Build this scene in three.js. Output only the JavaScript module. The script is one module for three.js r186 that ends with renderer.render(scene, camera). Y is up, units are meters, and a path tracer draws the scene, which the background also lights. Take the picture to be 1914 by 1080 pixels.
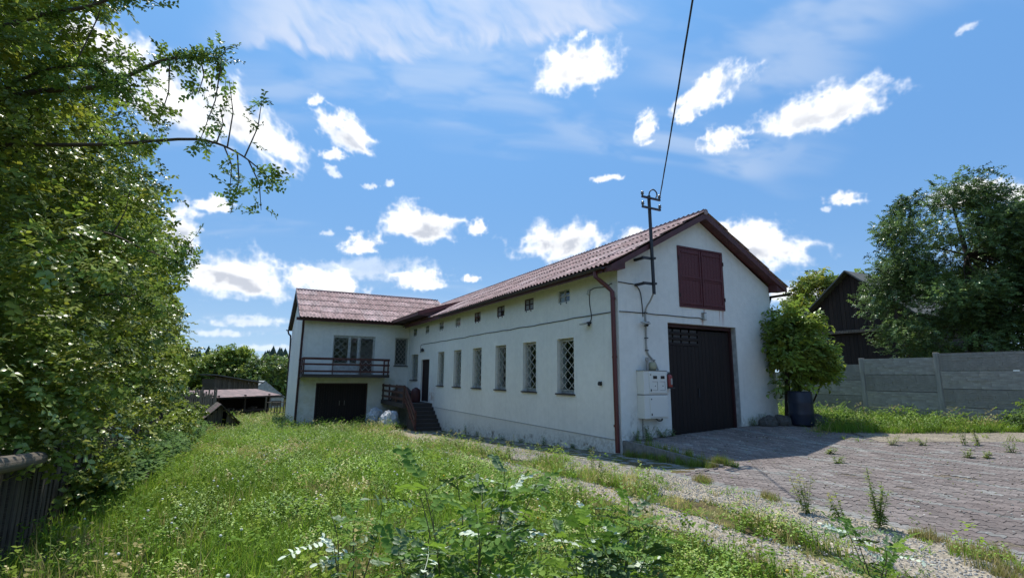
import * as THREE from 'three';
import { mergeGeometries } from 'three/addons/utils/BufferGeometryUtils.js';
import { RoundedBoxGeometry } from 'three/addons/geometries/RoundedBoxGeometry.js';

// ------------------------------------------------------------------ camera, sky, sun, exposure
const scene = new THREE.Scene();
const renderer = new THREE.WebGLRenderer({ antialias: true });
renderer.toneMapping = THREE.LinearToneMapping;
renderer.toneMappingExposure = 1.0;
renderer.shadowMap.enabled = true;
renderer.setSize(1024, 577);

const CAM = new THREE.Vector3(-7.756, 1.7311, 9.3005), YAW = 0.4827, PITCH = 0.1729, ROLL = 0.0101;
const camera = new THREE.PerspectiveCamera(60.2, 1914 / 1080, 0.05, 2500);
camera.position.copy(CAM);
{
  const c = Math.cos(YAW), s = Math.sin(YAW), cp = Math.cos(PITCH), sp = Math.sin(PITCH);
  const r = new THREE.Vector3(c, 0, s), fw = new THREE.Vector3(s, 0, -c);
  const F = fw.clone().multiplyScalar(cp).add(new THREE.Vector3(0, sp, 0)), U = fw.clone().multiplyScalar(-sp).add(new THREE.Vector3(0, cp, 0));
  const R = r.clone().multiplyScalar(Math.cos(ROLL)).addScaledVector(U, Math.sin(ROLL)), U2 = U.clone().multiplyScalar(Math.cos(ROLL)).addScaledVector(r, -Math.sin(ROLL));
  camera.quaternion.setFromRotationMatrix(new THREE.Matrix4().makeBasis(R, U2, F.clone().negate()));
}
const SUN = new THREE.Vector3(0.1, 0.875, -0.473).normalize();
const sun = new THREE.DirectionalLight(new THREE.Color(1, 0.95, 0.86), 5);
sun.position.copy(SUN).multiplyScalar(60); sun.target.position.set(0, 0, -5);
sun.castShadow = true; sun.shadow.mapSize.set(4096, 4096);
Object.assign(sun.shadow.camera, { left: -40, right: 40, top: 40, bottom: -40, near: 1, far: 160 });
scene.add(sun, sun.target);

// ------------------------------------------------------------------ helpers: random, noise
function rng(seed) { let a = seed >>> 0; return () => { a = (a + 0x6d2b79f5) | 0; let t = Math.imul(a ^ (a >>> 15), 1 | a); t = (t + Math.imul(t ^ (t >>> 7), 61 | t)) ^ t; return ((t ^ (t >>> 14)) >>> 0) / 4294967296; }; }
const hash = (x, y, s) => { let h = Math.imul(x, 374761393) ^ Math.imul(y, 668265263) ^ Math.imul(s, 1274126177); h = Math.imul(h ^ (h >>> 13), 1274126177); return ((h ^ (h >>> 16)) >>> 0) / 4294967296; };
const mod = (a, n) => ((a % n) + n) % n;
function vn(x, y, s = 1, px = 0, py = px) {                       // value noise 0..1, periodic when px > 0
  const xi = Math.floor(x), yi = Math.floor(y); let fx = x - xi, fy = y - yi;
  fx = fx * fx * (3 - 2 * fx); fy = fy * fy * (3 - 2 * fy);
  const X0 = px ? mod(xi, px) : xi, X1 = px ? mod(xi + 1, px) : xi + 1, Y0 = py ? mod(yi, py) : yi, Y1 = py ? mod(yi + 1, py) : yi + 1;
  const a = hash(X0, Y0, s), b = hash(X1, Y0, s), c = hash(X0, Y1, s), d = hash(X1, Y1, s);
  return a + (b - a) * fx + (c - a) * fy + (a - b - c + d) * fx * fy;
}
function fbm(x, y, oct = 4, s = 1, px = 0, py = px) { let v = 0, a = 0.5, t = 0; for (let i = 0; i < oct; i++) { v += a * vn(x, y, s + i * 17, px, py); t += a; a *= 0.5; x *= 2; y *= 2; px *= 2; py *= 2; } return v / t; }
const ss = (a, b, x) => { x = Math.min(1, Math.max(0, (x - a) / (b - a))); return x * x * (3 - 2 * x); };
const lerp = (a, b, t) => a + (b - a) * t, clamp = (x, a, b) => Math.min(b, Math.max(a, x));

// ------------------------------------------------------------------ the sky: air and clouds by direction
{
  const W = 4096, H = 2048, data = new Float32Array(W * H * 4);
  const deg = Math.PI / 180;
  // azimuth is measured like the camera's yaw: 0 is -z, positive towards +x
  const row = (el) => (el / Math.PI + 0.5) * H, col = (az) => { const x = Math.sin(az), z = -Math.cos(az); return (Math.atan2(z, x) / (2 * Math.PI) + 0.5) * W; };
  for (let j = 0; j < H; j++) {
    const el = ((j + 0.5) / H - 0.5) * Math.PI;
    const t = Math.max(0, Math.sin(el));
    const k = Math.pow(1 - t, 4.2), k2 = Math.pow(1 - t, 11);
    const r = lerp(lerp(0.160, 0.33, k), 0.62, k2), g = lerp(lerp(0.385, 0.60, k), 0.82, k2), b = lerp(lerp(0.80, 0.94, k), 0.98, k2);
    for (let i = 0; i < W; i++) {
      const o = (j * W + i) * 4, a = ((i + 0.5) / W - 0.5) * 2 * Math.PI, cg = Math.cos(el) * (Math.cos(a) * SUN.x + Math.sin(a) * SUN.z) + Math.sin(el) * SUN.y;
      const f = 0.80 + 1.35 * Math.exp(-Math.acos(clamp(cg, -1, 1)) / 0.46);                      // the air is brighter towards the sun
      data[o] = el < 0 ? 0.16 : r * f; data[o + 1] = el < 0 ? 0.17 : g * (f * 0.8 + 0.2); data[o + 2] = el < 0 ? 0.13 : b * (f * 0.55 + 0.45); data[o + 3] = 1; }
  }
  const put = (i, j, a, c) => { const o = (j * W + mod(i, W)) * 4; for (let q = 0; q < 3; q++) data[o + q] = lerp(data[o + q], c[q], a); };
  // thin high veil, drawn out along one direction all over the sky
  for (let j = Math.floor(row(0.5 * deg)); j < row(70 * deg); j++) {
    const el = ((j + 0.5) / H - 0.5) * Math.PI;
    for (let i = 0; i < W; i++) {
      const a = ((i + 0.5) / W - 0.5) * 2 * Math.PI, ca = Math.cos(el);
      const x = Math.cos(a) * ca / (Math.sin(el) + 0.22), z = Math.sin(a) * ca / (Math.sin(el) + 0.22);   // on a flat layer overhead
      const u = x * 0.94 + z * 0.34, v = -x * 0.34 + z * 0.94;
      let d = fbm(u * 1.4 + 7, v * 3.2 + 3, 3, 5); d = ss(0.52, 0.74, d);
      if (d <= 0.01) continue;
      const f = fbm(u * 6 + fbm(u * 5, v * 5, 2, 9) * 2, v * 16, 4, 31);
      put(i, j, d * ss(0.25, 0.75, f) * 0.34, [0.80, 0.88, 1.0]);
    }
  }
  // sheet of cirrus with a combed lower edge
  const wisp = (az0, el0, half, hgt, tilt, strength, seed) => {
    const c0 = Math.floor(col(az0 - half)), n = Math.ceil(2 * half / (2 * Math.PI) * W);
    for (let q = 0; q < n; q++) {
      const az = az0 - half + (q / n) * 2 * half, s = (az - az0) / half;
      const base = el0 + tilt * (az - az0) + (fbm(az * 9, 2, 3, seed) - 0.5) * 3.2 * deg - s * s * 1.0 * deg;
      for (let j = Math.floor(row(base - 1 * deg)); j < row(base + hgt); j++) {
        const el = ((j + 0.5) / H - 0.5) * Math.PI, h = (el - base) / hgt;
        const sx = az * 46 + h * 11 + 2.2 * fbm(az * 16, h * 6, 3, seed + 21), f = fbm(sx, h * 6 + az * 9, 5, seed + 3), g = fbm(az * 10 + h * 2, h * 4, 4, seed + 9);
        const a = ss(-0.02, 0.07, h + (f - 0.5) * 0.1) * (0.35 + 0.65 * Math.exp(-h * 4)) * ss(1, 0.3, h) * ss(1, 0.55, Math.abs(s)) * ss(0.25, 0.75, 0.45 * f + 0.55 * g + 0.08);
        put(c0 + q, j, a * strength, [0.86, 0.90, 1.02]);
      }
    }
  };
  wisp(0.33, 34.6 * deg, 0.5, 13 * deg, 0.13, 0.8, 71);
  wisp(1.9, 38 * deg, 0.5, 12 * deg, -0.05, 0.7, 171); wisp(3.5, 35 * deg, 0.5, 13 * deg, 0.04, 0.7, 271); wisp(-1.4, 36 * deg, 0.5, 13 * deg, 0.06, 0.7, 371);
  // cumulus: flat-bottomed heaps of billows
  const puffs = (x, y, oct, s) => { let v = 0, a = 0.5, t = 0; for (let i = 0; i < oct; i++) { v += a * (1 - Math.abs(2 * vn(x, y, s + i * 13) - 1)); t += a; a *= 0.56; x = x * 2.03 + 1.7; y = y * 2.03 + 9.2; } return v / t; };
  const cumulus = (az0, el0, rx, ry, seed, dens = 1, tilt = 0) => {       // half sizes in radians
    const ce = Math.cos(el0), c0 = Math.floor(col(az0 - rx * 1.7 / ce)), n = Math.ceil(3.4 * rx / ce / (2 * Math.PI) * W), k = 1 / Math.sqrt(rx * ry);
    const reach = 1.7 * Math.hypot(ry, tilt * rx), j0 = Math.floor(row(el0 - reach)), j1 = row(el0 + reach);
    for (let q = 0; q < n; q++) for (let j = j0; j < j1; j++) {
      const x = (q / n * 3.4 - 1.7) * rx, el = ((j + 0.5) / H - 0.5) * Math.PI; if (el < 0.004) continue;
      const y = el - el0 - tilt * x;
      const wx = (fbm(x * k * 0.9 + seed * 3.1, y * k * 0.9 + seed, 3, seed) - 0.5) * 0.95, wy = (fbm(x * k * 0.9 + seed, y * k * 0.9 - seed * 1.3, 3, seed + 5) - 0.5) * 0.9;
      const u = x / rx + wx, v = y / ry + wy, p = puffs(x * k * 1.5 + seed, y * k * 1.6 + seed * 2, 6, seed + 40), f = fbm(x * k * 14 + seed, y * k * 14, 3, seed + 80);
      const rr = Math.hypot(u, v < 0 ? v * 1.35 : v * 0.95), d = (1 - rr) * 0.8 + (p - 0.62) * 0.95 + (f - 0.5) * 0.2 + 0.04;
      const a = Math.pow(ss(-0.14, 0.5, d), 1.35) * dens * ss(1.7, 1.35, Math.hypot(x / rx, y / ry) ); if (a <= 0.005) continue;
      const big = ss(0.020, 0.042, ry), low = fbm(x * k * 1.3 + seed * 2, y * k * 2.2, 3, seed + 61), sh = clamp(big * ss(0.2, 0.8, d) * ss(0.5, -0.5, v + (low - 0.5) * 1.8) * 1.15 + big * (0.6 - p) * 0.5 * ss(0.2, 0.6, d), 0, 0.85);
      const lit = 1.0 + 0.4 * p;
      put(c0 + q, j, a, [lerp(lit, 0.52, sh), lerp(lit, 0.57, sh), lerp(lit, 0.68, sh)]);
    }
  };
  // the ones over the house: [azimuth, elevation, half width, half height in degrees, thickness, slant]
  const list = [[-14.8,27.4,3.61,1.86,1,0.06],[-8.5,24.4,5.12,3.49,1,-0.33],[-2.3,24.5,4.06,2.99,1,-0.58],[0.9,23.1,2.89,1.14,0.8,-0.12],[7.4,25.6,2.88,2.03,0.95,-0.34],[6.8,23.2,1.26,0.76,0.9,-0.05],[4.2,28.3,0.69,0.61,0.8,0.22],[6.6,21.5,0.84,0.66,0.6,-0.27],[36.6,33.4,5.07,2.66,1,0.02],[36.5,36.6,0.86,0.58,0.7,0.19],[51.0,29.5,3.44,1.61,0.95,0.26],[48.3,27.7,1.24,0.94,0.9,0.04],[52.1,24.6,2.09,1.26,0.85,-0.07],[43.6,26.7,1.09,1.74,0.9,0.38],[61.9,25.5,4.61,1.9,1,0.06],[73.0,28.6,0.72,0.39,0.5,0.19],[17.4,16.8,4.61,2.26,1,-0.04],[23.6,16.7,1.09,0.97,0.9,0.03],[10.6,14.0,2.13,1.17,1,0.08],[33.2,15.1,5.95,2.31,1,0.07],[42.1,15.7,1.72,0.94,0.8,0.15],[55.2,12.9,4.12,2.72,1,-0.16],[52.7,14.3,3.54,1.66,1,-0.1],[62.6,17.1,1.49,0.7,0.95,-0.13],[61.0,16.3,0.43,0.31,0.5,-0.17],[38.9,22.1,1.5,0.46,0.8,0.03],[57.3,8.1,2.8,1.18,0.8,-0.07],[-1.8,9.4,4.91,2.94,1,-0.12],[-4.4,16.3,1.59,0.93,0.95,0.07],[6.9,9.7,4.58,1.61,1,-0.19],[17.0,10.5,3.45,1.45,1,0.04],[22.8,10.9,0.92,0.55,0.95,0.03],[10.8,20.5,1.0,0.34,0.6,0.12],[13.0,21.1,0.45,0.51,0.6,0.1],[6.5,15.0,0.64,0.4,0.5,0.11],[9.0,15.8,0.44,0.35,0.4,0.1],[-6.8,13.0,1.68,3.03,0.9,0.17],[0.0,5.2,3.37,0.65,0.5,0.06],[-2.7,3.8,2.74,0.42,0.45,0.05],[1.7,2.6,3.45,0.38,0.4,0.03],[11.3,11.4,7.37,1.3,0.35,0.12],[74.4,14.8,0.88,1.05,0.9,-0.26],[59.7,8.7,2.22,1.57,0.6,-0.08]];
  list.forEach(([a, e, w, h, d, t], i) => cumulus(a * deg, e * deg, w * deg, h * deg, 11 + i * 7, d, t));
  const R = rng(4);                                                   // and on round the rest of the sky, as many and as large
  for (let i = 0; i < 110; i++) { const az = 70 + R() * 275, el = 4 + 50 * Math.pow(R(), 1.4), w = 1 + 7 * R() * R(); if (az > 340 && el < 44) continue; cumulus(az * deg, el * deg, w * deg, w * (0.35 + 0.3 * R()) * deg, 400 + i * 5, 1, (R() - 0.5) * 0.4); }
  const tex = new THREE.DataTexture(data, W, H, THREE.RGBAFormat, THREE.FloatType);
  tex.mapping = THREE.EquirectangularReflectionMapping; tex.magFilter = THREE.LinearFilter; tex.minFilter = THREE.LinearFilter; tex.needsUpdate = true;
  scene.background = tex; scene.environment = tex;
}

// ------------------------------------------------------------------ textures and materials
const texOf = (w, h, fn, srgb = true) => {                              // fn(u, v, i, j) -> [r, g, b] in 0..255 (v upwards)
  const d = new Uint8Array(w * h * 4);
  for (let j = 0; j < h; j++) for (let i = 0; i < w; i++) { const c = fn(i / w, j / h, i, j), o = (j * w + i) * 4; d[o] = clamp(c[0], 0, 255); d[o + 1] = clamp(c[1], 0, 255); d[o + 2] = clamp(c[2], 0, 255); d[o + 3] = 255; }
  const t = new THREE.DataTexture(d, w, h); t.wrapS = t.wrapT = THREE.RepeatWrapping; t.magFilter = THREE.LinearFilter; t.minFilter = THREE.LinearMipmapLinearFilter; t.generateMipmaps = true;
  if (srgb) t.colorSpace = THREE.SRGBColorSpace; t.needsUpdate = true; return t;
};
const rep = (t, x, y = x, ox = 0, oy = 0) => { const c = t.clone(); c.repeat.set(x, y); c.offset.set(ox, oy); c.needsUpdate = true; return c; };
const grey = (fn) => (u, v, i, j) => { const g = fn(u, v, i, j); return [g, g, g]; };
const std = (r, g, b, rough = 0.8, more = {}) => { const m = new THREE.MeshStandardMaterial({ roughness: rough, ...more }); m.color.setRGB(r, g, b); return m; };
const phys = (r, g, b, rough = 0.8, more = {}) => { const m = new THREE.MeshPhysicalMaterial({ roughness: rough, ...more }); m.color.setRGB(r, g, b); return m; };

const stuccoBump = texOf(512, 512, grey((u, v) => 255 * (0.55 * fbm(u * 96, v * 96, 2, 3, 96) + 0.45 * fbm(u * 24, v * 24, 3, 8, 24))), false);
const mottle = texOf(512, 512, grey((u, v) => 176 + 79 * fbm(u * 8, v * 8, 6, 21, 8)));
const woodTex = texOf(256, 512, (u, v) => { const g = fbm(u * 32, v * 4, 4, 61, 32, 4), s = fbm(u * 64, v * 2, 2, 77, 64, 2), k = 120 + 110 * g - 50 * ss(0.6, 0.75, s); return [k * 1.04, k, k * 0.95]; });
const woodBump = texOf(256, 512, grey((u, v) => 255 * fbm(u * 48, v * 3, 4, 61, 48, 3)), false);
const rustTex = texOf(512, 512, (u, v) => { const a = fbm(u * 10, v * 10, 6, 33, 10), b = ss(0.5, 0.75, fbm(u * 40, v * 40, 4, 91, 40)), k = (128 + 132 * a) * (1 - 0.22 * ss(0.6, 0.8, fbm(u * 24, v * 24, 3, 19, 24))); return [k, lerp(k, k * 1.1, b), lerp(k, k * 1.07, b)]; });
const grain = texOf(512, 512, grey((u, v) => 255 * (0.6 * vn(u * 256, v * 256, 4, 256) + 0.4 * fbm(u * 64, v * 64, 3, 7, 64))), false);

// a rendered wall: own map over its whole surface (metres), with the stains the photograph shows
function wallMat(w, h, ox, oy, stain, px = 90) {
  const W = Math.min(2048, Math.round(w * px)), H = Math.min(1024, Math.round(h * px));
  const t = texOf(W, H, (u, v) => {
    const x = ox + u * w, y = oy + v * h, m = fbm(x * 0.7, y * 0.7, 5, 5), f = fbm(x * 9, y * 9, 3, 14), st = fbm(x * 14, y * 0.6, 3, 88);
    let c = [236, 234, 227], k = 0.93 + 0.08 * m + 0.05 * (f - 0.5) - 0.018 * ss(0.55, 0.85, st);
    c = c.map((q) => q * k);
    for (const [a, r, g, b] of stain(x, y)) { c[0] = lerp(c[0], r, a); c[1] = lerp(c[1], g, a); c[2] = lerp(c[2], b, a); }
    return c;
  });
  t.wrapS = t.wrapT = THREE.ClampToEdgeWrapping;
  return std(1, 1, 1, 0.93, { map: rep(t, 1 / w, 1 / h, -ox / w, -oy / h), bumpMap: rep(stuccoBump, 0.5), bumpScale: 0.006 });
}
const splash = (x, y, base, h) => { const d = (y - base) / h, n = fbm(x * 3, y * 3, 4, 44), p = fbm(x * 22, y * 22, 3, 45); return [ss(0.95, 0.1, d + (n - 0.5) * 1.1) * ss(0.42, 0.62, p) * 0.30, 140, 130, 118]; };

const M = {
  trim: std(0.13, 0.034, 0.036, 0.55, { map: rep(mottle, 0.8), bumpMap: rep(woodBump, 1), bumpScale: 0.001 }),
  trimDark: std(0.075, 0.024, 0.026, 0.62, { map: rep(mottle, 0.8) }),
  pipe: phys(0.17, 0.036, 0.036, 0.42, { map: rep(mottle, 1.3), clearcoat: 0.15, clearcoatRoughness: 0.4 }),
  pipeDark: std(0.05, 0.03, 0.03, 0.45, { map: rep(mottle, 1) }),
  hatch: std(0.15, 0.028, 0.034, 0.6, { map: rep(mottle, 1.7), bumpMap: rep(woodBump, 3), bumpScale: 0.0015 }),
  gate: [0, 1, 2].map((i) => std(0.022 + 0.005 * i, 0.009 + 0.0025 * i, 0.008 + 0.002 * i, 0.7, { map: rep(woodTex, 2.2, 0.7, i * 0.31, i * 0.2), bumpMap: rep(woodBump, 2.2, 0.7), bumpScale: 0.002 })),
  white: std(0.66, 0.66, 0.63, 0.5, { map: rep(mottle, 1.5) }),
  grille: std(0.72, 0.70, 0.64, 0.55, { map: rep(mottle, 3) }),
  glass: phys(0.9, 0.95, 0.94, 0.03, { transmission: 1, thickness: 0, ior: 1.45, specularIntensity: 0.75 }),
  dusty: phys(0.34, 0.34, 0.36, 0.5, { map: rep(mottle, 2.5) }),
  inside: std(0.22, 0.21, 0.19, 0.95),
  sill: std(0.07, 0.055, 0.055, 0.6, { map: rep(mottle, 2) }),
  step: std(0.075, 0.062, 0.058, 0.85, { map: rep(mottle, 1.2), bumpMap: rep(grain, 2), bumpScale: 0.003 }),
  concrete: std(0.32, 0.31, 0.29, 0.92, { map: rep(mottle, 0.9), bumpMap: rep(grain, 2), bumpScale: 0.004 }),
  railWood: [0, 1].map((i) => std(0.20 + 0.0 * i, 0.072 + 0.03 * i, 0.062 + 0.025 * i, 0.7, { map: rep(woodTex, 3, 1, i * 0.4), bumpMap: rep(woodBump, 3, 1), bumpScale: 0.002 })),
  steel: std(0.035, 0.035, 0.042, 0.5, { metalness: 0.2 }),
  cable: std(0.03, 0.03, 0.033, 0.6),
  conduit: std(0.34, 0.33, 0.31, 0.6),
  porcelain: phys(0.10, 0.09, 0.085, 0.25, { clearcoat: 0.6 }),
  cabinet: phys(0.74, 0.72, 0.66, 0.5, { clearcoat: 0.1 }),
  blackGloss: phys(0.02, 0.02, 0.022, 0.2),
  fireRed: phys(0.30, 0.03, 0.025, 0.35, { clearcoat: 0.4 }),
  label: std(0.55, 0.53, 0.48, 0.6, { map: rep(mottle, 6) }),
  greyWood: [0, 1, 2, 3].map((i) => std(0.19 + 0.045 * i, 0.172 + 0.041 * i, 0.15 + 0.036 * i, 0.9, { map: rep(woodTex, 4, 0.7, i * 0.27, i * 0.13), bumpMap: rep(woodBump, 4, 0.7, i * 0.27), bumpScale: 0.004 })),
  oldWood: [0, 1, 2].map((i) => std(0.105 + 0.03 * i, 0.092 + 0.027 * i, 0.08 + 0.024 * i, 0.9, { map: rep(woodTex, 4, 0.7, i * 0.27, i * 0.13), bumpMap: rep(woodBump, 4, 0.7, i * 0.27), bumpScale: 0.004 })),
  tarWood: [0, 1, 2].map((i) => std(0.030 + 0.012 * i, 0.021 + 0.009 * i, 0.017 + 0.007 * i, 0.85, { map: rep(woodTex, 4, 0.5, i * 0.27, i * 0.13), bumpMap: rep(woodBump, 4, 0.5, i * 0.27), bumpScale: 0.004 })),
  bark: std(0.105, 0.082, 0.062, 0.95, { map: rep(woodTex, 3, 1.2), bumpMap: rep(woodBump, 3, 1.2), bumpScale: 0.012 }),
  twig: std(0.085, 0.062, 0.045, 0.9),
  rubber: std(0.05, 0.05, 0.052, 0.85, { bumpMap: rep(grain, 3), bumpScale: 0.003 }),
  tarp: std(0.055, 0.034, 0.026, 0.55, { bumpMap: rep(grain, 1), bumpScale: 0.01 }),
  bag: std(0.55, 0.56, 0.58, 0.65, { bumpMap: rep(grain, 2), bumpScale: 0.004 }),
  stone: std(0.14, 0.13, 0.115, 0.95, { map: rep(mottle, 3), bumpMap: rep(grain, 2), bumpScale: 0.008 }),
  barrel: phys(0.018, 0.028, 0.06, 0.4, { map: rep(mottle, 2) }),
  pinkTin: std(0.30, 0.16, 0.145, 0.6, { map: rep(rustTex, 0.6) }),
};
M.roof = [0, 1, 2, 3].map((i) => std([0.66, 0.71, 0.61, 0.74][i], [0.42, 0.465, 0.38, 0.51][i], [0.395, 0.44, 0.355, 0.49][i], 0.9, { map: rep(rustTex, 0.7, 0.7, i * 0.31, i * 0.17), bumpMap: rep(grain, 1.5, 1.5, i * 0.2), bumpScale: 0.003 }));

// ------------------------------------------------------------------ helpers: objects
const used = new Map();
const numbered = (n) => { const k = used.get(n) ?? 0; used.set(n, k + 1); return k ? n + '_' + String(k).padStart(3, '0') : n; };
const shade = (o) => { o.castShadow = o.receiveShadow = true; return o; };
function tag(o, label, category, group) { o.userData = { ...o.userData, label, category }; if (group) o.userData.group = group; return o; }
function thing(name, label, category, [x, y, z] = [0, 0, 0], turn = 0, group) { const g = new THREE.Group(); g.name = numbered(name); g.position.set(x, y, z); g.rotation.y = turn; scene.add(g); return tag(g, label, category, group); }
function part(name, geo, mat, parent) { const m = shade(new THREE.Mesh(Array.isArray(geo) ? merge(geo) : geo, mat)); m.name = parent === scene ? numbered(name) : name; parent.add(m); return m; }
function sub(name, parent, [x, y, z] = [0, 0, 0], turn = 0) { const g = new THREE.Group(); g.name = name; g.position.set(x, y, z); g.rotation.y = turn; parent.add(g); return g; }
function merge(list) { const l = list.map((g) => (g.index ? g.toNonIndexed() : g)); for (const g of l) for (const k of Object.keys(g.attributes)) if (!['position', 'normal', 'uv'].includes(k)) g.deleteAttribute(k); return mergeGeometries(l); }
const box = (w, h, d, x = 0, y = 0, z = 0) => { const g = new THREE.BoxGeometry(w, h, d); boxUV(g, w, h, d); return g.translate(x, y, z); };
function boxUV(g, w, h, d) { const u = g.attributes.uv, n = g.attributes.normal; for (let i = 0; i < u.count; i++) { const nx = Math.abs(n.getX(i)), ny = Math.abs(n.getY(i)); if (nx > 0.5) u.setXY(i, u.getX(i) * d, u.getY(i) * h); else if (ny > 0.5) u.setXY(i, u.getX(i) * w, u.getY(i) * d); else u.setXY(i, u.getX(i) * w, u.getY(i) * h); } }
const bev = (w, h, d, r = 0.01, x = 0, y = 0, z = 0) => new RoundedBoxGeometry(w, h, d, 1, r).translate(x, y, z);
const cyl = (r0, r1, h, n = 10, x = 0, y = 0, z = 0) => new THREE.CylinderGeometry(r1, r0, h, n).translate(x, y, z);
const V = (x, y, z) => new THREE.Vector3(x, y, z);
function tube(pts, r, n = 6, seg = 0, smooth = true) {
  const c = smooth ? new THREE.CatmullRomCurve3(pts) : (() => { const p = new THREE.CurvePath(); for (let i = 1; i < pts.length; i++) p.add(new THREE.LineCurve3(pts[i - 1], pts[i])); return p; })();
  return new THREE.TubeGeometry(c, seg || (pts.length - 1) * 5, r, n);
}
function bar(a, b, w, d = w) { const g = box(w, a.distanceTo(b), d); const q = new THREE.Quaternion().setFromUnitVectors(V(0, 1, 0), b.clone().sub(a).normalize()); g.applyQuaternion(q); const m = a.clone().add(b).multiplyScalar(0.5); return g.translate(m.x, m.y, m.z); }
function limb(a, b, r0, r1, n = 6) { const g = new THREE.CylinderGeometry(r1, r0, a.distanceTo(b), n, 1); g.applyQuaternion(new THREE.Quaternion().setFromUnitVectors(V(0, 1, 0), b.clone().sub(a).normalize())); const m = a.clone().add(b).multiplyScalar(0.5); return g.translate(m.x, m.y, m.z); }
function inst(name, geo, mat, mats, cols, parent) {
  const m = shade(new THREE.InstancedMesh(geo, mat, mats.length)); m.name = parent === scene ? numbered(name) : name;
  mats.forEach((q, i) => m.setMatrixAt(i, q)); if (cols) cols.forEach((c, i) => m.setColorAt(i, c));
  m.userData.kind = 'stuff'; parent.add(m); return m;
}
const D3 = new THREE.Object3D();
const mat4 = (x, y, z, rx, ry, rz, sx, sy = sx, sz = sx) => { D3.position.set(x, y, z); D3.rotation.set(rx, ry, rz, 'YXZ'); D3.scale.set(sx, sy, sz); D3.updateMatrix(); return D3.matrix.clone(); };
const structure = (o) => { o.userData.kind = 'structure'; return o; };
function poly(pts, holes = []) { const s = new THREE.Shape(pts.map(([x, y]) => new THREE.Vector2(x, y))); for (const [x0, x1, y0, y1] of holes) s.holes.push(new THREE.Path([[x0, y0], [x0, y1], [x1, y1], [x1, y0]].map(([x, y]) => new THREE.Vector2(x, y)))); return s; }
const slabOf = (shape, d) => new THREE.ExtrudeGeometry(shape, { depth: d, bevelEnabled: false });

// ------------------------------------------------------------------ terrain
const PZ = [[-500, -5], [-140, -2.6], [-60, -1.7], [-35, -1.3], [-27, -1.05], [-17.6, -0.80], [-10, -0.57], [-5, -0.30], [0, -0.005], [2.7, 0.10], [6, 0.12], [14, 0.1], [400, 0.1]];
const pathY = (z) => { for (let i = 1; i < PZ.length; i++) if (z <= PZ[i][0]) { const [a, y] = PZ[i - 1], [b, w] = PZ[i]; return lerp(y, w, clamp((z - a) / (b - a), 0, 1)); } return 0.1; };
const yardY = (x, z) => 0.15 + 0.045 * Math.max(0, x) + 0.135 * (1 - ss(-0.2, 3.2, z)) * ss(9, 5, x);
const inYard = (x, z) => (x > 0.06 && z > -9) || (z > 2.72 && x > -1.3);
function H(x, z) {                                                        // the height one walks on
  const p = pathY(z);
  if (x > 0.06) return lerp(lerp(p, yardY(x, z), ss(-14, -7, z)), p, ss(40, 90, x));
  const y = z > 2.72 ? lerp(p + 0.0, yardY(0, z), ss(-1.25, 0.06, x)) : p;
  return y + (x < -2.2 ? 0.05 * (fbm(x * 0.55, z * 0.55, 3, 3) - 0.5) * ss(-2.2, -3.2, x) : 0) + 0.10 * ss(-3.5, -6, x) * ss(-9.4, -7, x) * ss(-17, -6, z) * ss(6, 2, z);
}
{
  const axis = (lo, hi, a, b, step, extra = []) => { const l = []; for (let v = a; v <= b + 1e-6; v += step) l.push(v); let d = step; for (let v = b; v < hi;) { d *= 1.25; v += d; l.push(Math.min(v, hi)); } d = step; for (let v = a; v > lo;) { d *= 1.25; v -= d; l.push(Math.max(v, lo)); } return [...new Set([...l, ...extra])].sort((p, q) => p - q); };
  const xs = axis(-700, 700, -13, 12, 0.5, [-0.02, 0.1]), zs = axis(-800, 300, -20, 10, 0.5, [2.66, 2.78]);
  const pos = [], uv = [], idx = [];
  for (const z of zs) for (const x of xs) { pos.push(x, H(x, z) - (inYard(x, z) && x < 9.6 ? 0.13 : 0), z); uv.push(x, z); }
  const n = xs.length;
  for (let j = 0; j + 1 < zs.length; j++) for (let i = 0; i + 1 < n; i++) { const a = j * n + i; idx.push(a, a + n, a + 1, a + 1, a + n, a + n + 1); }
  const g = new THREE.BufferGeometry(); g.setAttribute('position', new THREE.Float32BufferAttribute(pos, 3)); g.setAttribute('uv', new THREE.Float32BufferAttribute(uv, 2)); g.setIndex(idx); g.computeVertexNormals();
  const t = texOf(1024, 1024, (u, v) => { const a = fbm(u * 12, v * 12, 6, 3, 12), b = fbm(u * 40, v * 40, 4, 13, 40), k = ss(0.4, 0.62, a); const s = 0.75 + 0.5 * b; return [lerp(84, 92, k) * s, lerp(92, 80, k) * s, lerp(38, 46, k) * s]; });
  const soil = std(1, 1, 1, 0.97, { map: rep(t, 0.16), bumpMap: rep(grain, 0.5), bumpScale: 0.03 });
  structure(part('ground', g, soil, scene));
}
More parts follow.
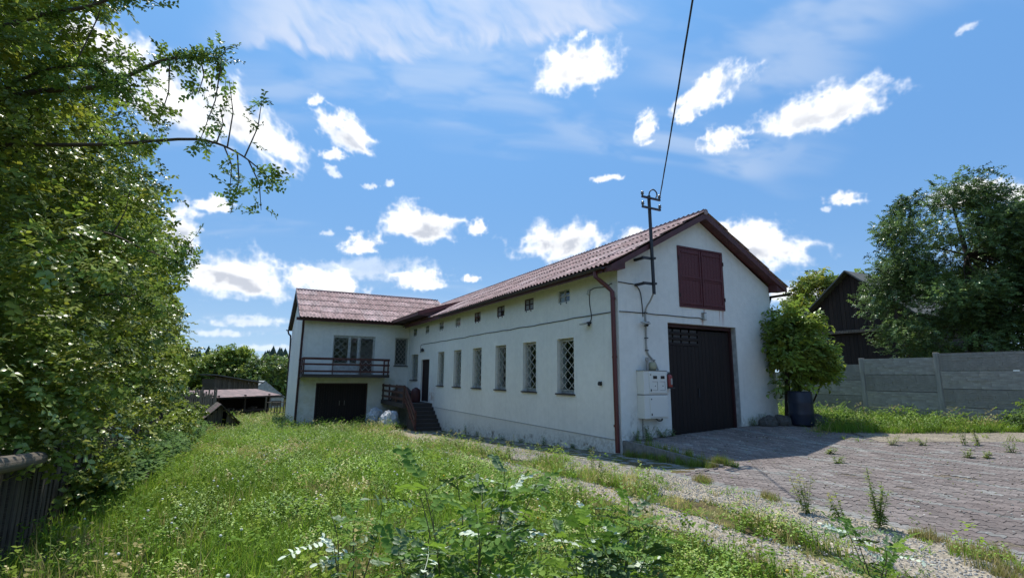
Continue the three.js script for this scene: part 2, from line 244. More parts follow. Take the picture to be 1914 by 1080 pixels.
// a sheet laid on the ground inside a wavering outline given as left and right edge over z
function strip(name, z0, z1, left, right, lift, mat, dz = 0.12, nx = 8, hf = H) {
  const pos = [], uv = [], idx = []; let j = 0;
  for (let z = z0; z <= z1 + 1e-6; z += dz, j++) for (let i = 0; i <= nx; i++) { const x = lerp(left(z), right(z), i / nx); pos.push(x, hf(x, z) + lift, z); uv.push(x, z); }
  for (let a = 0; a + 1 < j; a++) for (let i = 0; i < nx; i++) { const k = a * (nx + 1) + i; idx.push(k, k + nx + 1, k + 1, k + 1, k + nx + 1, k + nx + 2); }
  const g = new THREE.BufferGeometry(); g.setAttribute('position', new THREE.Float32BufferAttribute(pos, 3)); g.setAttribute('uv', new THREE.Float32BufferAttribute(uv, 2)); g.setIndex(idx); g.computeVertexNormals();
  return structure(part(name, g, mat, scene));
}
const gravelTex = texOf(1024, 1024, (u, v) => { const a = fbm(u * 8, v * 8, 5, 5, 8), b = vn(u * 170, v * 170, 6, 170), c = vn(u * 330, v * 330, 9, 330), k = 118 + 40 * a + 70 * (b - 0.5) + 45 * (c - 0.5); return [k * 1.06, k, k * 0.90]; });
const gravelBump = texOf(1024, 1024, grey((u, v) => 255 * (0.7 * vn(u * 170, v * 170, 6, 170) + 0.3 * vn(u * 330, v * 330, 9, 330))), false);
const gravelMat = std(1.05, 1.02, 0.98, 0.95, { map: rep(gravelTex, 0.35), bumpMap: rep(gravelBump, 0.35), bumpScale: 0.02 });
const wob = (z, s, a, f = 1.3) => (fbm(z * f, s, 4, 17) - 0.5) * a;
const trackL = (z) => -2.25 + wob(z, 1, 0.9) - 0.35 * ss(4.5, 8, z) - 0.2 * ss(-2, -10, z), trackR = () => -1.24;
strip('gravel_track', -13.2, 10, trackL, trackR, 0.006, gravelMat);
const rutC = (z) => -3.15 - 0.12 * ss(1, -6, z) - 0.05 * z * ss(3, 9, z), rutW = (z) => 0.24 + wob(z, 5, 0.26) + 0.10 * ss(3, 6, z);
strip('wheel_rut', -7.5, 10, (z) => rutC(z) - rutW(z), (z) => rutC(z) + rutW(z), 0.006, gravelMat, 0.12, 4);

// ------------------------------------------------------------------ paved yard: each block its own piece near by
const yardEdge = (z) => 4.55 + (z - 2.9) * 1.22;                          // where the blocks stop, seen along x
{
  const yard = structure(sub('paved_yard', scene));
  const bedMat = std(0.5, 0.46, 0.40, 0.97, { map: rep(gravelTex, 0.4), bumpMap: rep(gravelBump, 0.4), bumpScale: 0.012 });
  const sheet = (z0, z1, L, Rr) => { const pos = [], uv = [], idx = [], nx = 14; let j = 0; for (let z = z0; z <= z1 + 1e-6; z += 0.2, j++) for (let i = 0; i <= nx; i++) { const x = lerp(L(z), Rr(z), i / nx); pos.push(x, H(x, z) - 0.009, z); uv.push(x, z); } for (let a = 0; a + 1 < j; a++) for (let i = 0; i < nx; i++) { const k = a * (nx + 1) + i; idx.push(k, k + nx + 1, k + 1, k + 1, k + nx + 1, k + nx + 2); } const g = new THREE.BufferGeometry(); g.setAttribute('position', new THREE.Float32BufferAttribute(pos, 3)); g.setAttribute('uv', new THREE.Float32BufferAttribute(uv, 2)); g.setIndex(idx); g.computeVertexNormals(); return g; };
  part('bed', [sheet(0.02, 2.8, () => 0.12, (z) => Math.max(yardEdge(z), 5.4)), sheet(2.8, 12, () => -1.24, (z) => Math.max(yardEdge(z), 4.6)), sheet(-12.6, 2.8, () => -1.22, () => -0.005), sheet(-8, 0, () => 5.70, () => 9.6), sheet(0.02, 2.8, (z) => Math.max(yardEdge(z), 5.4), () => 9.6), sheet(2.8, 12, (z) => Math.max(yardEdge(z), 4.6), () => 9.6)], bedMat, yard);
  // one interlocking block: wavy long sides along z
  const LZ = 0.225, LX = 0.1125, wave = (t) => { const q = mod(t, LZ / 2) / (LZ / 2); return 0.019 * (q < 0.2 ? -1 : q < 0.5 ? -1 + 2 * (q - 0.2) / 0.3 : q < 0.7 ? 1 : 1 - 2 * (q - 0.7) / 0.3); };
  const blockGeo = (gap, bvl) => {
    const ts = [0, 0.0225, 0.05625, 0.07875, 0.1125, 0.135, 0.16875, 0.19125, LZ], out = [];
    for (const t of ts) out.push([LX / 2 - gap + wave(t), clamp(t, gap, LZ - gap) - LZ / 2]);
    for (const t of [...ts].reverse()) out.push([-LX / 2 + gap + wave(t), clamp(t, gap, LZ - gap) - LZ / 2]);
    const s = new THREE.Shape(out.map(([x, z]) => new THREE.Vector2(x, -z)));
    const g = new THREE.ExtrudeGeometry(s, { depth: 0.05, bevelEnabled: false }); g.rotateX(-Math.PI / 2); g.translate(0, -0.05, 0);
    const p = g.attributes.position, nrm = g.attributes.normal, keep = [];              // the underside is never seen
    for (let i = 0; i < p.count; i += 3) if (nrm.getY(i) > -0.5) keep.push(i, i + 1, i + 2);
    const q = new THREE.BufferGeometry(); for (const [k, n] of [['position', 3], ['normal', 3], ['uv', 2]]) { const a = g.attributes[k], arr = []; for (const i of keep) for (let c = 0; c < n; c++) arr.push(a.array[i * n + c]); q.setAttribute(k, new THREE.Float32BufferAttribute(arr, n)); }
    return q;
  };
  const geo = blockGeo(0.004), far = [], near = [], Rr = rng(12);
  const tone = (i, x, z) => {
    const grey = i <= 1 || Math.abs(x - 0.28) < 0.075 || (Math.abs(x - 1.95) < 0.075) || (Math.abs(x - 3.6) < 0.075) ? 1 : 0;
    const pathGrey = z < 2.7 && x < 0.06 ? 1 : 0, n = fbm(x * 1.1, z * 1.1, 3, 51), k = (0.78 + 0.45 * Rr()) * (0.8 + 0.4 * n);
    const c = grey || pathGrey || Rr() < 0.07 ? [0.335, 0.325, 0.30] : [lerp(0.305, 0.275, n), lerp(0.243, 0.245, n), lerp(0.22, 0.225, n)];
    return { g: grey || pathGrey, c: new THREE.Color().setRGB(c[0] * k, c[1] * k, c[2] * k), k };
  };
  const add = (i, x, z) => {
    if (fbm(x * 2.3, z * 2.3, 3, 71) > 0.80) return;
    const h = H(x, z) + (Rr() - 0.5) * 0.007, e = 0.1, rx = Math.atan2(H(x, z + e) - H(x, z - e), 2 * e) * -1 + (Rr() - 0.5) * 0.02, rz = Math.atan2(H(x + e, z) - H(x - e, z), 2 * e) + (Rr() - 0.5) * 0.025;
    const m = mat4(x, h, z, rx, (Rr() - 0.5) * 0.03, rz, 1), t = tone(i, x, z), d = Math.hypot(x - CAM.x, z - CAM.z), a = Math.atan2(x - CAM.x, -(z - CAM.z)) - YAW;
    (d < 7.6 && Math.abs(a) < 0.80 ? near : far).push({ m, t, d });
  };
  for (let i = 0; i < 90; i++) { const x = -1.17 + i * LX; for (let j = -64; j < 40; j++) { const z = j * LZ + (i % 2) * LZ / 2 + 0.05; const ok = x < 0.2 ? (z > 2.76 || (x < -0.08 && z > -12.4 && i < 10)) : x > 0.2 && z > 0.12 && z < 9.6 && x < (z < 3.1 ? 5.3 + wob(z, 9, 0.5, 3) : yardEdge(z) + 0.45 + wob(z, 9, 0.6, 3)) && x < 9; if (ok) add(i, x, z); } }
  near.sort((a, b) => a.d - b.d); far.push(...near.splice(295));
  const mats = [0, 1, 2, 3, 4, 5, 6].map((i) => { const g = i > 3; return std(g ? 0.30 + 0.04 * (i - 4) : 0.26 + 0.03 * i, g ? 0.285 + 0.038 * (i - 4) : 0.208 + 0.027 * i, g ? 0.265 + 0.036 * (i - 4) : 0.188 + 0.026 * i, 0.93, { map: rep(mottle, 3.1, 3.1, i * 0.23, i * 0.41), bumpMap: rep(grain, 5), bumpScale: 0.003 }); });
  for (const b of near) { const q = part('paver', geo, mats[b.t.g ? 4 + Math.floor(b.t.k * 2.4) % 3 : Math.floor(b.t.k * 4.3) % 4], yard); b.m.decompose(q.position, q.quaternion, q.scale); }
  inst('paver_field', geo, std(1, 1, 1, 0.93, { map: rep(mottle, 3.1), bumpMap: rep(grain, 5), bumpScale: 0.003 }), far.map((b) => b.m), far.map((b) => b.t.c), yard);
  // kerb holding the gate apron above the path
  const kp = []; for (let z = 0.0; z <= 2.72; z += 0.34) kp.push(z);
  for (let i = 0; i + 1 < kp.length; i++) { const a = kp[i] + 0.004, b = kp[i + 1] - 0.004, y0 = H(0.1, a), y1 = H(0.1, b), g = new THREE.BoxGeometry(0.07, 0.42, b - a); const p = g.attributes.position; for (let k = 0; k < p.count; k++) { const z = p.getZ(k) > 0 ? b : a, y = (p.getZ(k) > 0 ? y1 : y0) + 0.015; p.setXYZ(k, 0.055 + p.getX(k), p.getY(k) > 0 ? y : y - 0.42, z); } g.computeVertexNormals(); part('kerb_stone', g, M.concrete, yard); }
  // concrete strip between the blocks and the grass by the wall
  const pos = [], uv = [], idx = [], nu = 16, nv = 6;
  for (let i = 0; i <= nu; i++) for (let j = 0; j <= nv; j++) { const t = i / nu, k = j / nv, x = lerp(lerp(4.85, 9.5, t), lerp(5.55, 9.5, t), k), z = lerp(lerp(2.95, 6.7, t), lerp(2.05, 4.75, t), k) + (k === 0 || k === 1 ? wob(t * 9, 3 + k, 0.3, 1) : 0); pos.push(x, H(x, z) + 0.004, z); uv.push(x, z); }
  for (let i = 0; i < nu; i++) for (let j = 0; j < nv; j++) { const a = i * (nv + 1) + j, b = a + nv + 1; idx.push(a, b, a + 1, a + 1, b, b + 1); }
  const g = new THREE.BufferGeometry(); g.setAttribute('position', new THREE.Float32BufferAttribute(pos, 3)); g.setAttribute('uv', new THREE.Float32BufferAttribute(uv, 2)); g.setIndex(idx); g.computeVertexNormals();
  part('concrete_strip', g, std(0.8, 0.77, 0.72, 0.95, { map: rep(gravelTex, 0.3), bumpMap: rep(gravelBump, 0.3), bumpScale: 0.01 }), yard);
}

// ------------------------------------------------------------------ the white house
const house = thing('white_building', 'long white rendered building with pinkish red corrugated roof and dark red trim', 'building');
const LZW = 17.6, GW = 5.68, WL = -5.46, WD = 7.0, RIDGE = 6.13, WR = 6.44;     // long wall, gable width, wing's left side, wing depth, ridge heights
const WIN = [-2.29, -4.29, -6.30, -8.33, -10.35, -12.37], SMALL = [-2.337, -4.326, -6.34, -8.367, -10.405, -12.444, -14.49, -16.51];
const winHoles = [...WIN.map((z) => [-z - 0.415, -z + 0.415, 1.272, 2.778]), ...SMALL.map((z) => [-z - 0.288, -z + 0.288, 3.79, 4.156]), [13.99, 15.26, 0.46, 2.495], [15.82, 17.05, 1.48, 2.79]];
{
  // walls
  const longMat = wallMat(LZW + 0.4, 5.6, -0.2, -1, (x, y) => {
    const gnd = pathY(-x), l = [];
    if (y < 0.28) { l.push([0.10, 150, 146, 138]); l.push(splash(x, y, gnd, 0.55)); const m = fbm(x * 1.6, y * 3.4, 4, 46); l.push([ss(0.5, 0.15, (y - gnd) / 0.5 + (m - 0.5)) * ss(0.56, 0.74, fbm(x * 9, y * 9, 3, 47)) * 0.55, 96, 86, 74]); }
    l.push([ss(0.6, 0, Math.hypot((x - 13.5) * 0.9, (y - 0.75) * 0.8)) * ss(0.4, 0.6, fbm(x * 6, y * 6, 4, 3)) * 0.4, 150, 112, 92]);
    return l;
  }, 110);
  const long = slabOf(poly([[0.3, -1.2], [LZW + 0.3, -1.2], [LZW + 0.3, 4.42], [0.3, 4.42]], winHoles), 0.3); long.rotateY(Math.PI / 2);
  part('wall', long, longMat, house);
  const rust = (x, y, x0, y0, len, w) => [ss(w, w * 0.2, Math.abs(x - x0 + (fbm(y * 3, x0, 2, 5) - 0.5) * 0.08)) * ss(y0 - len, y0 - len * 0.2, y) * (y < y0 ? 1 : 0) * (0.25 + 0.6 * fbm(x * 30, y * 4, 3, 8)) * 0.6, 150, 96, 84];
  const gableMat = wallMat(GW + 0.2, 6.6, -0.1, -0.3, (x, y) => [rust(x, y, 3.62, 3.53, 0.5, 0.07), rust(x, y, 3.50, 3.53, 0.4, 0.04), rust(x, y, 2.92, 3.53, 0.35, 0.05), rust(x, y, 2.84, 3.24, 0.25, 0.05), splash(x, y, yardY(x, 0), 0.35), [ss(0.22, 0.02, Math.abs(x - 0.35 - 0.05 * y)) * ss(1.2, 0.4, y) * ss(0.45, 0.6, fbm(x * 12, y * 6, 3, 4)) * 0.4, 120, 116, 110]], 110);
  const gable = slabOf(poly([[0, -0.6], [GW, -0.6], [GW, 4.36], [GW / 2, 6.0], [0, 4.36]], [[1.577, 4.12, 0.2, 3.11], [2.024, 3.726, 3.544, 5.18]]), 0.3); gable.translate(0, 0, -0.3);
  part('wall', gable, gableMat, house);
  const wingMat = wallMat(-WL + 0.4, 5.8, WL - 0.2, -1.2, (x, y) => [splash(x, y, -0.8, 0.5), [ss(0.3, 0.6, fbm(x * 0.8, y * 1.4, 4, 12)) * ss(0.42, 0.66, fbm(x * 5, y * 5, 4, 13)) * (y < 1.57 ? 0.2 : 0.06), 176, 170, 146]], 110);
  const wing = slabOf(poly([[WL, -1.2], [-0.002, -1.2], [-0.002, 4.44], [WL, 4.44]], [[-4.631, -2.09, -1.0, 1.292], [-3.959, -1.83, 1.74, 3.71], [-0.764, -0.06, 2.21, 3.71]]), 0.3); wing.translate(0, 0, -LZW - 0.3);
  part('wall', wing, wingMat, house);
  const sideShape = poly([[LZW + 0.3, -1.4], [LZW + WD, -1.4], [LZW + WD, 4.42], [LZW + WD / 2, WR - 0.17], [LZW + 0.3, 4.5]]);
  const side = slabOf(sideShape, 0.3); side.rotateY(Math.PI / 2); side.translate(WL, 0, 0);
  part('wall', side, wallMat(WD + 1, 8, LZW, -1.4, () => [], 60), house);
  const hid = std(0.70, 0.71, 0.70, 0.93, { map: rep(mottle, 0.5) });
  part('wall', box(0.3, 6.0, LZW + WD - 0.3, GW - 0.15, 1.4, -(LZW + WD + 0.3) / 2), hid, house);
  part('wall', box(GW - WL - 0.6, 6.0, 0.3, (GW + WL) / 2, 1.4, -LZW - WD + 0.15), hid, house);
  part('floor', [box(GW - 0.6, 0.1, LZW - 0.1, GW / 2, 0.38, -LZW / 2 - 0.3), box(-WL - 0.32, 0.12, WD - 0.7, WL / 2 + 0.0, 1.62, -LZW - WD / 2), box(-WL - 0.32, 0.1, WD - 0.7, WL / 2, -0.92, -LZW - WD / 2)], M.inside, house);
  part('ceiling', [box(GW - 0.6, 0.1, LZW - 0.1, GW / 2, 3.45, -LZW / 2 - 0.3), box(-WL - 0.32, 0.12, WD - 0.7, WL / 2, 4.2, -LZW - WD / 2), box(GW - 0.6, 0.1, 6.2, GW / 2, 4.3, -LZW - 3.8)], M.inside, house);
  for (const q of [box(0.14, 5.6, WD - 0.72, -0.02, 1.6, -LZW - WD / 2), box(GW - 0.62, 3.0, 0.14, GW / 2, 1.93, -LZW - 0.5), box(GW - 0.62, 3.0, 0.14, GW / 2, 1.93, -3.6)]) part('partition_wall', q, M.inside, house);
  // ledge line where the upper render steps over the plinth
  part('plinth_ledge', [box(0.014, 0.016, 12.75, -0.005, 0.292, -6.62), box(0.016, 0.02, 13.6 - 13.2, -0.004, 0.29, -17.35)], std(0.34, 0.35, 0.36, 0.9), house);
  part('plinth_ledge', box(-WL - 1.5, 0.012, 0.01, WL / 2 - 0.74, 1.545, -LZW + 0.003), std(0.42, 0.43, 0.43, 0.9), house);
}
// roof: corrugated sheets laid in rows
const roof = sub('roof', house);
{
  const P = 0.175, AMP = 0.024;
  const sheetGeo = (w, len, seed) => {
    const n = Math.round(w / P * 6), R = rng(seed), pos = [], uv = [], idx = [], jit = (R() - 0.5) * 0.012;
    const nz = 2;
    for (const th of [0, -0.009]) for (let j = 0; j <= nz; j++) for (let i = 0; i <= n; i++) { const x = (i / n - 0.5) * w, k = j / nz; pos.push(x, AMP * Math.cos(2 * Math.PI * x / P) + th + jit * (j === nz ? 1 : 0), (k - 0.5) * len); uv.push(x, k * len); }
    const row = n + 1, lay = row * (nz + 1);
    for (let j = 0; j < nz; j++) for (let i = 0; i < n; i++) { const a = j * row + i; idx.push(a, a + row, a + 1, a + 1, a + row, a + row + 1); const b = a + lay; idx.push(b, b + 1, b + row, b + 1, b + row + 1, b + row); }
    for (let i = 0; i < n; i++) { const a = nz * row + i, b = a + lay; idx.push(a, b, a + 1, a + 1, b, b + 1); }
    for (const i of [0, n]) for (let j = 0; j < nz; j++) { const a = j * row + i, b = a + lay; idx.push(a, a + row, b, b, a + row, b + row); }
    const g = new THREE.BufferGeometry(); g.setAttribute('position', new THREE.Float32BufferAttribute(pos, 3)); g.setAttribute('uv', new THREE.Float32BufferAttribute(uv, 2)); g.setIndex(idx); g.computeVertexNormals(); return g;
  };
  const R = rng(77);
  // a slope: from the eave point downhill direction, laid along u
  const slope = (o, u, down, len, width, rows, sheetW, skip = () => false) => {           // o: upper start corner, u: along the ridge, down: downhill (unit)
    const nrm = new THREE.Vector3().crossVectors(down, u); if (nrm.y < 0) nrm.negate();
    const cols = Math.round(width / sheetW), sw = width / cols, over = 0.10, ex = len / rows, geos = [0, 1, 2].map((k) => sheetGeo(sw + 0.035, ex + over, 5 + k));
    const right = new THREE.Vector3().crossVectors(nrm, down);
    for (let r = 0; r < rows; r++) for (let c = 0; c < cols; c++) {
      if (skip(r, c, cols)) continue;
      const m = part('sheet', geos[Math.floor(R() * 3)], M.roof[Math.floor(R() * 4)], roof);
      const tilt = 0.034, dn = down.clone().addScaledVector(nrm, tilt).normalize(), nn = new THREE.Vector3().crossVectors(dn, right);
      m.quaternion.setFromRotationMatrix(new THREE.Matrix4().makeBasis(right, nn.y < 0 ? nn.negate() : nn, dn));
      m.position.copy(o).addScaledVector(u, (c + 0.5) * sw).addScaledVector(down, (r + 0.5) * ex - over / 2 + (R() - 0.5) * 0.012).addScaledVector(nrm, 0.042 + (c % 2) * 0.006 + r * 0.0005);
    }
  };
  const dl = V(-1, -0.55, 0).normalize(), lenL = Math.hypot(GW / 2 + 0.44, (GW / 2 + 0.44) * 0.55);
  slope(V(GW / 2, RIDGE, 0.3), V(0, 0, -1), dl, lenL, 22.05, 4, 1.05);
  slope(V(GW / 2, RIDGE, 0.3), V(0, 0, -1), V(1, -0.55, 0).normalize(), lenL, 25.2, 4, 3.15);
  const dw = V(0, -0.4925, 1).normalize(), lenW = Math.hypot(4.02, 4.02 * 0.4925);
  slope(V(WL - 0.2, WR, -LZW - 3.5), V(1, 0, 0), dw, lenW, 8.4, 5, 1.05);
  slope(V(WL - 0.2, WR, -LZW - 3.5), V(1, 0, 0), V(0, -0.4925, -1).normalize(), lenW, 8.4, 5, 2.1);
  // battens and boards under the sheets keep the light out
  const under = (pts, th) => { const a = []; for (const p of pts) a.push(V(...p)); const g = new THREE.BufferGeometry(), pos = []; const dn = V(0, -th, 0), q = a.map((p) => p.clone().add(dn)); const f = (...l) => l.forEach((p) => pos.push(p.x, p.y, p.z)); f(a[0], a[1], a[2], a[0], a[2], a[3], q[0], q[2], q[1], q[0], q[3], q[2]); for (let i = 0; i < 4; i++) { const k = (i + 1) % 4; f(a[i], q[i], a[k], a[k], q[i], q[k]); } g.setAttribute('position', new THREE.Float32BufferAttribute(pos, 3)); g.setAttribute('uv', new THREE.Float32BufferAttribute(pos.flatMap((v, i) => (i % 3 === 0 ? [v, pos[i + 2]] : [])), 2)); g.computeVertexNormals(); return g; };
  const ry = (x) => RIDGE - 0.55 * Math.abs(x - GW / 2) - 0.012, rz = (z) => WR - 0.4925 * Math.abs(z + LZW + 3.5) - 0.012;
  part('sarking', [under([[-0.40, ry(-0.40), 0.26], [GW / 2, ry(GW / 2), 0.26], [GW / 2, ry(GW / 2), -24.4], [-0.40, ry(-0.40), -24.4]], 0.05), under([[GW / 2, ry(GW / 2), 0.26], [GW + 0.4, ry(GW + 0.4), 0.26], [GW + 0.4, ry(GW + 0.4), -24.4], [GW / 2, ry(GW / 2), -24.4]], 0.05), under([[WL - 0.17, rz(-17.13), -17.13], [2.6, rz(-17.13), -17.13], [2.6, rz(-21.1), -21.1], [WL - 0.17, rz(-21.1), -21.1]], 0.05), under([[WL - 0.17, rz(-21.1), -21.1], [2.6, rz(-21.1), -21.1], [2.6, rz(-25.07), -25.07], [WL - 0.17, rz(-25.07), -25.07]], 0.05)], M.trimDark, roof);
  // ridge caps
  const cap = (a, b) => { const L = a.distanceTo(b), g = new THREE.CylinderGeometry(0.085, 0.085, L, 10, 1, false, 0, Math.PI * 2); g.applyQuaternion(new THREE.Quaternion().setFromUnitVectors(V(0, 1, 0), b.clone().sub(a).normalize())); const m = a.clone().add(b).multiplyScalar(0.5); return g.translate(m.x, m.y, m.z); };
  for (let i = 0; i < 12; i++) part('ridge_cap', cap(V(GW / 2, RIDGE + 0.012 + (i % 2) * 0.006, 0.32 - i * 2), V(GW / 2, RIDGE + 0.012 + (i % 2) * 0.006, 0.32 - i * 2 - 2.05)), M.roof[i % 4], roof);
  for (let i = 0; i < 4; i++) part('ridge_cap', cap(V(WL - 0.22 + i * 2, WR + 0.012 + (i % 2) * 0.006, -LZW - 3.5), V(WL - 0.22 + i * 2 + 2.05, WR + 0.012 + (i % 2) * 0.006, -LZW - 3.5)), M.roof[(i + 1) % 4], roof);
  // bargeboards of the gable, with boxed ends at the eaves
  for (const s of [-1, 1]) {
    const x1 = GW / 2 + s * (GW / 2 + 0.40), bs = poly([[GW / 2, RIDGE - 0.005], [x1, ry(x1) + 0.005], [x1, ry(x1) - 0.13], [GW / 2, RIDGE - 0.17]]);
    part('bargeboard', slabOf(bs, 0.03).translate(0, 0, 0.27), M.trim, roof);
    const w0 = s < 0 ? -0.40 : GW - 0.02; part('eave_box', slabOf(poly([[w0, ry(s < 0 ? -0.4 : GW) - 0.05], [w0 + 0.42, ry(s < 0 ? 0.02 : GW + 0.4) - 0.06], [w0 + 0.42, 4.25 + (s < 0 ? 0.03 : 0)], [w0, 4.19 + (s < 0 ? 0 : 0.03)]]), 0.27).translate(0, 0, 0), M.trim, roof);
    const so = [[GW / 2, RIDGE - 0.10, 0.001], [GW / 2, RIDGE - 0.10, 0.268], [x1 - s * 0.42, ry(x1 - s * 0.42) - 0.10, 0.268], [x1 - s * 0.42, ry(x1 - s * 0.42) - 0.10, 0.001]];
    part('soffit', under(so, 0.02), M.trim, roof);
  }
  // eave of the long side: fascia and boxed soffit
  part('fascia', box(0.028, 0.16, 17.0, -0.405, 4.235 + 0.04, -8.54), M.trim, roof);
  for (let i = 0; i < 7; i++) part('soffit_board', bar(V(-0.39 + 0.055 * i + 0.03, 4.215 + 0.0195 * (i + 0.5), -0.01), V(-0.39 + 0.055 * i + 0.03, 4.215 + 0.0195 * (i + 0.5), -17.0), 0.052, 0.016), M.trimDark, roof);
  // eave of the wing
  part('fascia', box(-WL + 0.36 - 1.0, 0.15, 0.028, WL / 2 - 0.18 - 0.5 + 0.0, 4.41, -17.145), M.trim, roof);
  part('soffit', box(-WL + 0.2, 0.02, 0.45, WL / 2 - 0.1, 4.40, -17.385), M.trimDark, roof);
  const wb = poly([[17.12, rz(-17.12) + 0.01], [21.1, WR], [25.08, rz(-25.08) + 0.01], [25.08, rz(-25.08) - 0.16], [21.1, WR - 0.19], [17.12, rz(-17.12) - 0.15]]);
  part('bargeboard', slabOf(wb, 0.03).rotateY(Math.PI / 2).translate(WL - 0.215, 0, 0), M.pipeDark, roof);
  part('soffit', [under([[WL - 0.183, rz(-17.3) - 0.1, -17.3], [WL - 0.002, rz(-17.3) - 0.1, -17.3], [WL - 0.002, rz(-21.1) - 0.1, -21.1], [WL - 0.183, rz(-21.1) - 0.1, -21.1]], 0.02), under([[WL - 0.183, rz(-21.1) - 0.1, -21.1], [WL - 0.002, rz(-21.1) - 0.1, -21.1], [WL - 0.002, rz(-25) - 0.1, -25], [WL - 0.183, rz(-25) - 0.1, -25]], 0.02)], M.pipeDark, roof);
  // flatter canopy over the entrance in the corner: lies on the main slope and juts out beyond its eave
  const cy = (x) => 4.59 + 0.30 * (x + 1.0), outer = (z) => lerp(-1.1, -0.96, (z + 17.1) / 4.2);
  const zs = [-17.15, -16.1, -15.05, -14.0, -12.98];
  for (let i = 0; i + 1 < zs.length; i++) {
    const z0 = zs[i], z1 = zs[i + 1], n = 36, pos = [], uv = [], idx = [];
    for (const th of [0, -0.009]) for (let j = 0; j <= 2; j++) for (let k = 0; k <= n; k++) { const z = lerp(z0 - 0.02, z1 + 0.02, k / n), x = lerp(1.2, outer(z) - 0.05, j / 2); pos.push(x, cy(x) + 0.03 + AMP * Math.cos(2 * Math.PI * z / P) + th + (i % 2) * 0.005, z); uv.push(z, x); }
    const row = n + 1, lay = row * 3; for (let j = 0; j < 2; j++) for (let k = 0; k < n; k++) { const a = j * row + k; idx.push(a, a + row, a + 1, a + 1, a + row, a + row + 1); const b = a + lay; idx.push(b, b + 1, b + row, b + 1, b + row + 1, b + row); }
    for (let k = 0; k < n; k++) { const a = 2 * row + k, b = a + lay; idx.push(a, a + 1, b, a + 1, b + 1, b); }
    const g = new THREE.BufferGeometry(); g.setAttribute('position', new THREE.Float32BufferAttribute(pos, 3)); g.setAttribute('uv', new THREE.Float32BufferAttribute(uv, 2)); g.setIndex(idx); g.computeVertexNormals();
    part('sheet', g, M.roof[(i * 3 + 1) % 4], roof);
  }
  const e0 = V(outer(-17.15), cy(outer(-17.15)), -17.15), e1 = V(outer(-12.97), cy(outer(-12.97)), -12.97);
  part('fascia', bar(e0.clone().add(V(0, -0.055, 0)), e1.clone().add(V(0, -0.055, 0)), 0.03, 0.15), M.trim, roof);
  part('bargeboard', slabOf(poly([[-1.0, cy(-1.0) + 0.03], [1.25, cy(1.25) + 0.03], [1.25, cy(1.25) - 0.12], [-1.0, cy(-1.0) - 0.13]]), 0.03).translate(0, 0, -12.97), M.trim, roof);
  part('soffit', [under([[0.0, 4.47, -17.13], [outer(-17.13), 4.49, -17.13], [outer(-12.98), 4.49, -12.98], [0.0, 4.47, -12.98]], 0.02)], M.trimDark, roof);
  part('canopy_end', slabOf(poly([[-0.96, 4.45], [0.02, 4.45], [0.5, cy(0.5) - 0.1], [-0.96, cy(-0.96) - 0.1]]), 0.02).translate(0, 0, -12.995), M.trimDark, roof);
}
// gutters and downpipes
{
  const half = (r, L) => { const s = new THREE.Shape(); s.absarc(0, 0, r, Math.PI, 2 * Math.PI, false); s.lineTo(r - 0.006, 0); s.absarc(0, 0, r - 0.006, 2 * Math.PI, Math.PI, true); s.closePath(); return new THREE.ExtrudeGeometry(s, { depth: L, bevelEnabled: false, curveSegments: 8 }); };
  part('gutter', half(0.06, 11.6).translate(-0.475, 4.315, -11.55), M.pipeDark, house);
  part('gutter', half(0.06, 4.6).rotateY(Math.PI / 2).translate(WL - 0.2, 4.47, -17.07), M.trimDark, house);
  part('gutter', half(0.065, 24).translate(GW + 0.44, 4.19, -23.6), M.pipeDark, house);
  const p = sub('downpipe', house); p.userData.label = 'brick red downpipe at the corner of the gable';
  part('pipe', tube([V(-0.44, 4.30, -0.30), V(-0.43, 4.12, -0.29), V(-0.08, 3.80, -0.12), V(-0.075, 3.66, -0.11), V(-0.075, 2.0, -0.09), V(-0.075, 0.02, -0.06)], 0.055, 12, 0, false), M.pipe, p);
  for (const y of [0.62, 2.2, 3.6]) part('collar', cyl(0.063, 0.063, 0.05, 12, -0.075, y, -0.09), M.pipe, p);
  const q = sub('downpipe', house);
  part('pipe', tube([V(-5.50, 4.44, -17.09), V(-5.49, 4.25, -17.10), V(-5.45, 3.75, -17.50), V(-5.46, 3.5, -17.52), V(-5.48, -0.75, -17.52)], 0.055, 10, 0, false), M.trimDark, q);
  for (const y of [0.4, 2.4]) part('collar', cyl(0.063, 0.063, 0.05, 10, -5.47, y, -17.52), M.trimDark, q);
  const r = sub('downpipe', house);
  part('pipe', tube([V(GW + 0.46, 4.15, -0.3), V(GW + 0.42, 4.0, -0.3), V(GW + 0.08, 3.75, -0.25), V(GW + 0.08, 0.4, -0.25)], 0.05, 8, 0, false), M.pipeDark, r);
  part('gutter', half(0.06, 8.6).rotateY(Math.PI / 2).translate(WL - 0.32, 4.46, -25.12), M.pipeDark, house);
  const b = sub('downpipe', house); part('pipe', tube([V(WL - 0.2, 4.4, -25.12), V(WL - 0.2, 4.25, -25.1), V(WL - 0.04, 4.05, -24.68), V(WL - 0.04, 3.8, -24.66), V(WL + 0.02, -1.1, -24.66)], 0.05, 8, 0, false), M.pipeDark, b);
}
